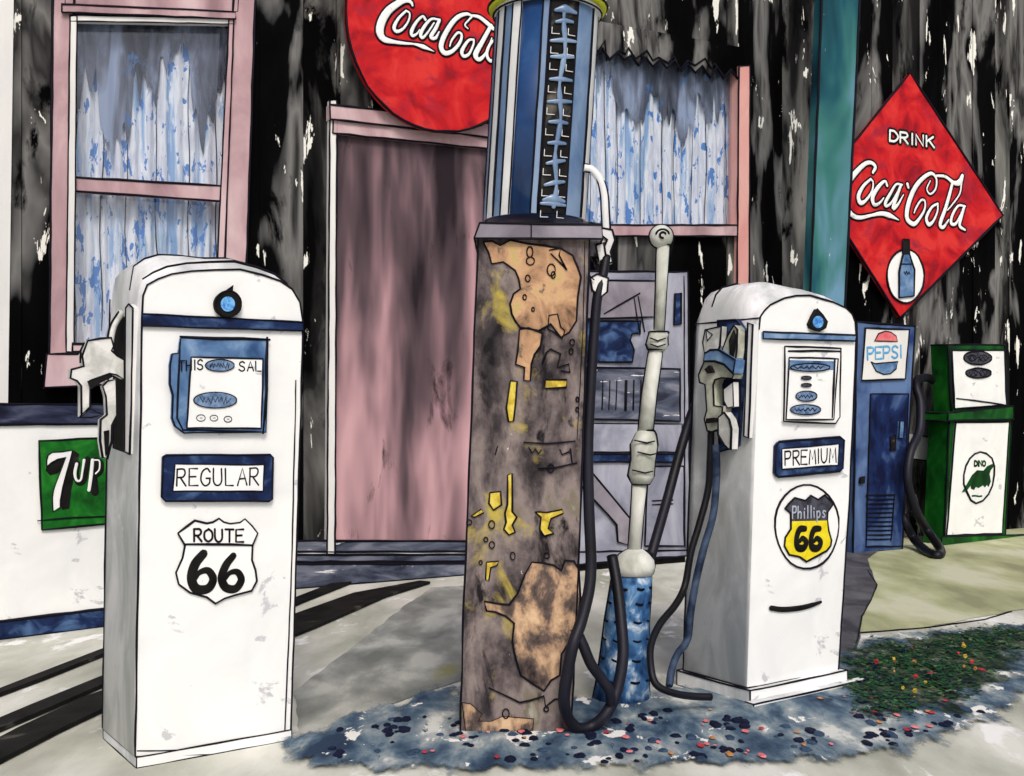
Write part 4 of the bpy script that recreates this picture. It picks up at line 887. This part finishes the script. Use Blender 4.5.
b = B(); P = hosepath(FG, crop(*cc, [(292, 250), (262, 232), (232, 238), (228, 262), (240, 310), (237, 390), (210, 455), (202, 540), (228, 630), (262, 690), (300, 745), (292, 762), (262, 752), (222, 715), (196, 665), (192, 640)]),
                      [.2, .15, .1, .05, .0, -.05, -.08, -.1, -.1, -.08, -.06, -.05, -.05, -.03, 0, .02], .03)
b.tube(P, 4.2 * FG.px, M['hose'], n=10); b.build('hose', gre)
# small utility box on the wall
FU = WF.at(925, 462, -.0); b = B(); b.prism([(v.x, v.z) for v in (FU.p(px, py, -.1) for px, py in [(912, 459), (932, 462), (934, 438), (914, 434)])], -.1, -.015, M['white'], ink=FU.r, corners=False)
solo(b.build('utility_box'), FU, 'small white box on the dark wall between the blue machine and green pump', 'utility box')

# ---- teal post
FT = Frame(Vector(((816 - 512) / FOC * 7.6, 7.6, 0)), 20); b = B()
F0 = xz(FT, [(797, 560), (833, 560), (846, 280), (860, 0), (866, -140), (830, -140), (822, 0), (811, 280)])
z0 = F0[0]; F0[0] = (z0[0] - .01, 0); F0[1] = (F0[1][0] - .01, 0)
b.prism(F0, 0, .09, M['teal'], ink=FT.r * 1.2)
solo(b.build('porch_post'), FT, 'leaning teal painted post beside the diamond sign', 'post')

# ================================================================== SIGNS
def sign_text(b, fr, y, lst, c, white, dark, ow):
    strokes(b, fr, y, lst, dark, extra=ow, crop_=c, flat=.06)
    strokes(b, fr, y - .006, lst, white, crop_=c, flat=.16, k=1.05)
# round sign
yS = -0.14
FO = WF.at(452, 132, yS); r = FO.r
rs = thing('round_sign', 'round red Coca-Cola button sign above the pink door', 'sign', FO)
b = B(); ring = [(447 + 101 * math.cos(a), 10 - 122 * math.sin(a) * (1.0 if math.sin(a) < 0 else .95)) for a in (2 * math.pi * k / 56 for k in range(56))]
yy = 0.0
b.prism(xz(FO, ring, 0), 0, .04, M['red']); b.ink([FO.p(*q, -.001) for q in ring], r * 1.3, closed=True)
b.build('disc', rs)
cR = (370, 0, 7.877)
RT = [([(335, 45), (325, 20), (290, 2), (240, 15), (150, 80), (95, 165), (78, 250), (110, 308), (190, 330), (280, 342), (345, 347), (420, 368), (505, 405)], [7, 12, 18, 22, 27, 30, 31, 24, 14, 10, 7, 17, 2]),
      ([(285, 85), (225, 145), (190, 215), (212, 248), (262, 225), (305, 160), (312, 105), (285, 85)], [8, 10, 14, 13, 9, 7, 7, 8]),
      ([(437, 155), (415, 128), (365, 175), (328, 245), (335, 282), (370, 265), (392, 232)], [11, 8, 11, 14, 12, 7, 4]),
      ([(545, 155), (485, 150), (435, 200), (400, 265), (412, 298), (450, 262), (505, 180)], [8, 9, 12, 14, 11, 7, 6]), ([(548, 158), (520, 220), (480, 290), (515, 300), (545, 250)], [12, 14, 15, 12, 5]),
      ([(772, 225), (748, 195), (785, 150), (800, 130), (765, 110), (700, 130), (640, 190), (582, 290), (560, 370), (590, 418), (650, 402), (708, 335), (722, 275), (692, 258), (645, 315), (628, 365)], [5, 6, 7, 8, 12, 16, 18, 19, 20, 19, 14, 12, 10, 9, 8, 5]),
      ([(800, 122), (860, 135), (920, 180), (970, 225)], [9, 14, 17, 16]), ([(818, 312), (775, 320), (725, 400), (738, 442), (780, 425), (815, 350), (818, 312)], [8, 10, 15, 14, 10, 8, 8]),
      ([(955, 200), (890, 320), (832, 430), (865, 468), (920, 405), (960, 300)], [14, 17, 22, 16, 8, 5]), ([(1040, 300), (960, 330), (920, 420), (950, 480), (1010, 440), (1050, 310), (1040, 470), (1090, 480)], [9, 10, 13, 14, 10, 10, 13, 6])]
b = B(); sign_text(b, FO, -.004, RT, cR, M['white'], INK, 2.0); b.build('lettering', rs)
# diamond sign
FD = WF.at(900, 318, -.08); r = FD.r
ds = thing('diamond_sign', 'red diamond DRINK Coca-Cola sign with a bottle in a white oval', 'sign', FD)
b = B(); dia = [(900, 318), (1003, 215), (910, 73), (817, 188)]; b.prism(xz(FD, dia, 0), 0, .03, M['red'], ink=r * 1.2); b.build('panel', ds)
cD = (836, 150, 7.314)
DT = [([(270, 165), (288, 125), (262, 95), (215, 100), (150, 160), (95, 235), (72, 320), (75, 400), (110, 468), (170, 495), (260, 478), (330, 465), (390, 478), (460, 512)], [10, 14, 13, 15, 19, 21, 20, 20, 18, 14, 10, 15, 19, 3]),
      ([(255, 212), (200, 265), (165, 335), (178, 385), (215, 372), (262, 305), (272, 240), (255, 212)], [8, 12, 17, 18, 11, 8, 7, 8]),
      ([(375, 262), (358, 228), (310, 270), (268, 345), (280, 400), (318, 388), (350, 350)], [10, 9, 15, 18, 14, 9, 5]),
      ([(485, 255), (440, 252), (400, 315), (362, 385), (368, 410), (405, 385), (455, 300)], [7, 8, 12, 14, 11, 8, 7]), ([(475, 258), (445, 340), (418, 425), (452, 400), (495, 325)], [11, 14, 16, 10, 4]),
      ([(522, 248), (530, 275)], [12, 10]),
      ([(690, 225), (665, 285), (690, 322), (728, 285), (735, 215), (702, 172), (650, 195), (592, 255), (550, 335), (522, 430), (522, 505), (568, 542), (608, 505), (648, 435), (650, 375), (622, 368), (585, 425), (572, 460)], [5, 6, 7, 8, 9, 12, 15, 18, 20, 20, 19, 17, 12, 9, 8, 8, 8, 5]),
      ([(738, 188), (800, 195), (862, 240), (905, 235), (925, 188)], [9, 11, 15, 24, 15]), ([(745, 392), (700, 420), (662, 495), (678, 545), (712, 520), (742, 450), (745, 392)], [8, 10, 14, 16, 10, 8, 8]),
      ([(850, 250), (828, 335), (800, 430), (762, 540), (785, 565), (825, 510)], [13, 15, 16, 17, 13, 6]), ([(918, 240), (905, 320), (850, 400), (815, 440)], [9, 7, 6, 5]),
      ([(945, 412), (895, 408), (852, 475), (842, 535), (875, 540), (912, 475), (935, 415)], [8, 9, 12, 14, 11, 8, 7]), ([(938, 418), (918, 490), (905, 555), (945, 585)], [11, 13, 14, 8])]
b = B(); sign_text(b, FD, -.004, DT, cD, M['white'], INK, 1.9)
for k, mm, ex in ((0, M['tarred'], 1.6), (1, M['white'], 0)):
    write(b, FD, -.004 - .006 * k, 'DRINK', 890, 141, 934.5, 147.5, 10.5, 1.15, mm, extra=ex * 1.4, gap=.3, flat=.06 if k == 0 else .16)
b.build('lettering', ds)
b = B(); ov = oval(905.5, 276, 18.5, 27, 30); b.prism(xz(FD, ov, -.006), -.006, -.0005, M['white']); b.ink([FD.p(*q, -.007) for q in ov], r, closed=True)
bo = b.build('oval_panel', ds)
b = B(); bt = [(899, 298), (914, 296), (914.5, 270), (912, 262), (909.5, 254), (909, 240), (903, 240), (903, 254), (901, 263), (899.5, 272)]
b.prism(xz(FD, bt, -.016), -.016, -.005, M['blue'], ink=r * .9, corners=False)
b.prism(xz(FD, [(903, 254), (909.5, 254), (909, 239), (903, 239)], -.018), -.018, -.015, M['tarred'], ink=r * .5, corners=False)
b.ink([FD.p(*q, -.019) for q in [(902, 264), (912, 264)]], r * .7); scrib(b, FD, -.019, 907, 273, 3, 2, r * .5, 5); b.build('bottle', bo)

# ================================================================== SCATTER ON THE GROUND
def pebbles(name, n, region, mats, smin, smax, flat=.35, z=.016, clump=None):
    b = B(); k = 0; tries = 0
    xs = [p[0] for p in region]; ys = [p[1] for p in region]
    while k < n and tries < n * 40:
        tries += 1; px = rnd.uniform(min(xs), max(xs)); py = rnd.uniform(min(ys), max(ys))
        if not inside(px, py, region): continue
        if clump and noise.noise(Vector((px / clump, py / clump * 2, 3))) < -.02: continue
        g = G(px, py); s_ = rnd.uniform(smin, smax) * g.y / FOC; a0 = rnd.uniform(0, 6.28); nn = rnd.choice((5, 6, 7)); m = rnd.choice(mats)
        st = rnd.uniform(.9, 2.2)     # seen from low down, pieces are longer front to back
        lo = [(g.x + s_ * math.cos(a0 + 6.283 * i / nn) * rnd.uniform(.8, 1.15), g.y + st * s_ * math.sin(a0 + 6.283 * i / nn) * rnd.uniform(.8, 1.15), z) for i in range(nn)]
        hh = s_ * flat * 2; hi = [(g.x + (x - g.x) * .65, g.y + (y - g.y) * .65, z + hh) for x, y, _ in lo]
        i0 = b.add(lo); i1 = b.add(hi)
        for i in range(nn): b.face([i0 + i, i0 + (i + 1) % nn, i1 + (i + 1) % nn, i1 + i], m)
        b.face([i1 + i for i in range(nn)], m); k += 1
    o = b.build(name); o['kind'] = 'stuff'; return o
band_ = [(300, 745), (345, 728), (440, 716), (570, 738), (660, 712), (725, 720), (850, 702), (900, 705), (1000, 672), (985, 715), (900, 750), (760, 762), (600, 768), (300, 762)]
o = pebbles('pebbles', 170, band_, [M['stone'], M['stone'], M['stone'], M['stone2']], 2.2, 6.6, clump=34, flat=.13); o['label'] = 'dark blue pebbles scattered over the blue grey gravel'; o['category'] = 'pebbles'
o = pebbles('fallen_petals', 50, [(380, 742), (640, 715), (850, 700), (1000, 660), (940, 735), (760, 764), (420, 764)], [M['petal_r'], M['petal_p'], M['petal_p'], M['petal_p'], M['petal_o']], 1.2, 4.4, flat=.08, z=.02)
o['label'] = 'small red, pink and yellow petals fallen on the gravel'; o['category'] = 'petals'
# weeds: low leafy clumps
b = B(); reg_ = [(852, 668), (885, 646), (930, 638), (1018, 629), (1020, 644), (995, 674), (940, 706), (880, 722), (850, 704)]; k = 0
while k < 230:
    px, py = rnd.uniform(845, 1020), rnd.uniform(629, 722)
    if not inside(px, py, reg_) or noise.noise(Vector((px / 24, py / 12, 9))) < -.02: continue
    g = G(px, py); k += 1; m = rnd.choice([M['leaf_a'], M['leaf_a'], M['leaf_b'], M['leaf_c']])
    for j in range(rnd.randint(9, 16)):
        a = rnd.uniform(0, 6.28); L = rnd.uniform(.010, .030); u = Vector((math.cos(a), math.sin(a), rnd.uniform(-.1, .35))).normalized(); s_ = u.cross(Vector((0, 0, 1))).normalized() * L * .38
        c = g + Vector((rnd.gauss(0, .045), rnd.gauss(0, .06), rnd.uniform(.019, .027)))
        i0 = b.add([c, c + u * L * .5 + s_, c + u * L, c + u * L * .5 - s_]); b.face([i0, i0 + 1, i0 + 2, i0 + 3], rnd.choice([m, M['leaf_a']]))
o = b.build('weeds'); o['kind'] = 'stuff'; o['label'] = 'dark green low weeds growing along the pavement edge'; o['category'] = 'weeds'
b = B(); k = 0
while k < 26:
    px, py = rnd.uniform(862, 985), rnd.uniform(645, 706)
    if not inside(px, py, [(860, 670), (920, 650), (985, 640), (975, 680), (900, 708), (862, 700)]): continue
    g = G(px, py); k += 1; h = rnd.uniform(.025, .04); m = rnd.choice([M['petal_r'], M['petal_r'], M['petal_y'], M['stone'], M['petal_o'], M['stone']]); s_ = rnd.uniform(.004, .011)
    c = g + Vector((0, 0, h)); b.tube([g + Vector((0, 0, .018)), c], .0018, M['leaf_b'], n=4)
    i0 = b.add([c + Vector((s_ * math.cos(t), s_ * math.sin(t), rnd.uniform(-.2, .8) * s_)) for t in (6.283 * q / 6 for q in range(6))]); b.face([i0 + q for q in range(6)], m)
    i0 = b.add([c + Vector((s_ * math.cos(t), -.002, s_ * math.sin(t))) for t in (6.283 * q / 6 for q in range(6))]); b.face([i0 + q for q in range(6)], m)
o = b.build('wild_flowers'); o['kind'] = 'stuff'; o['label'] = 'tiny red and yellow flowers among the weeds'; o['category'] = 'flowers'
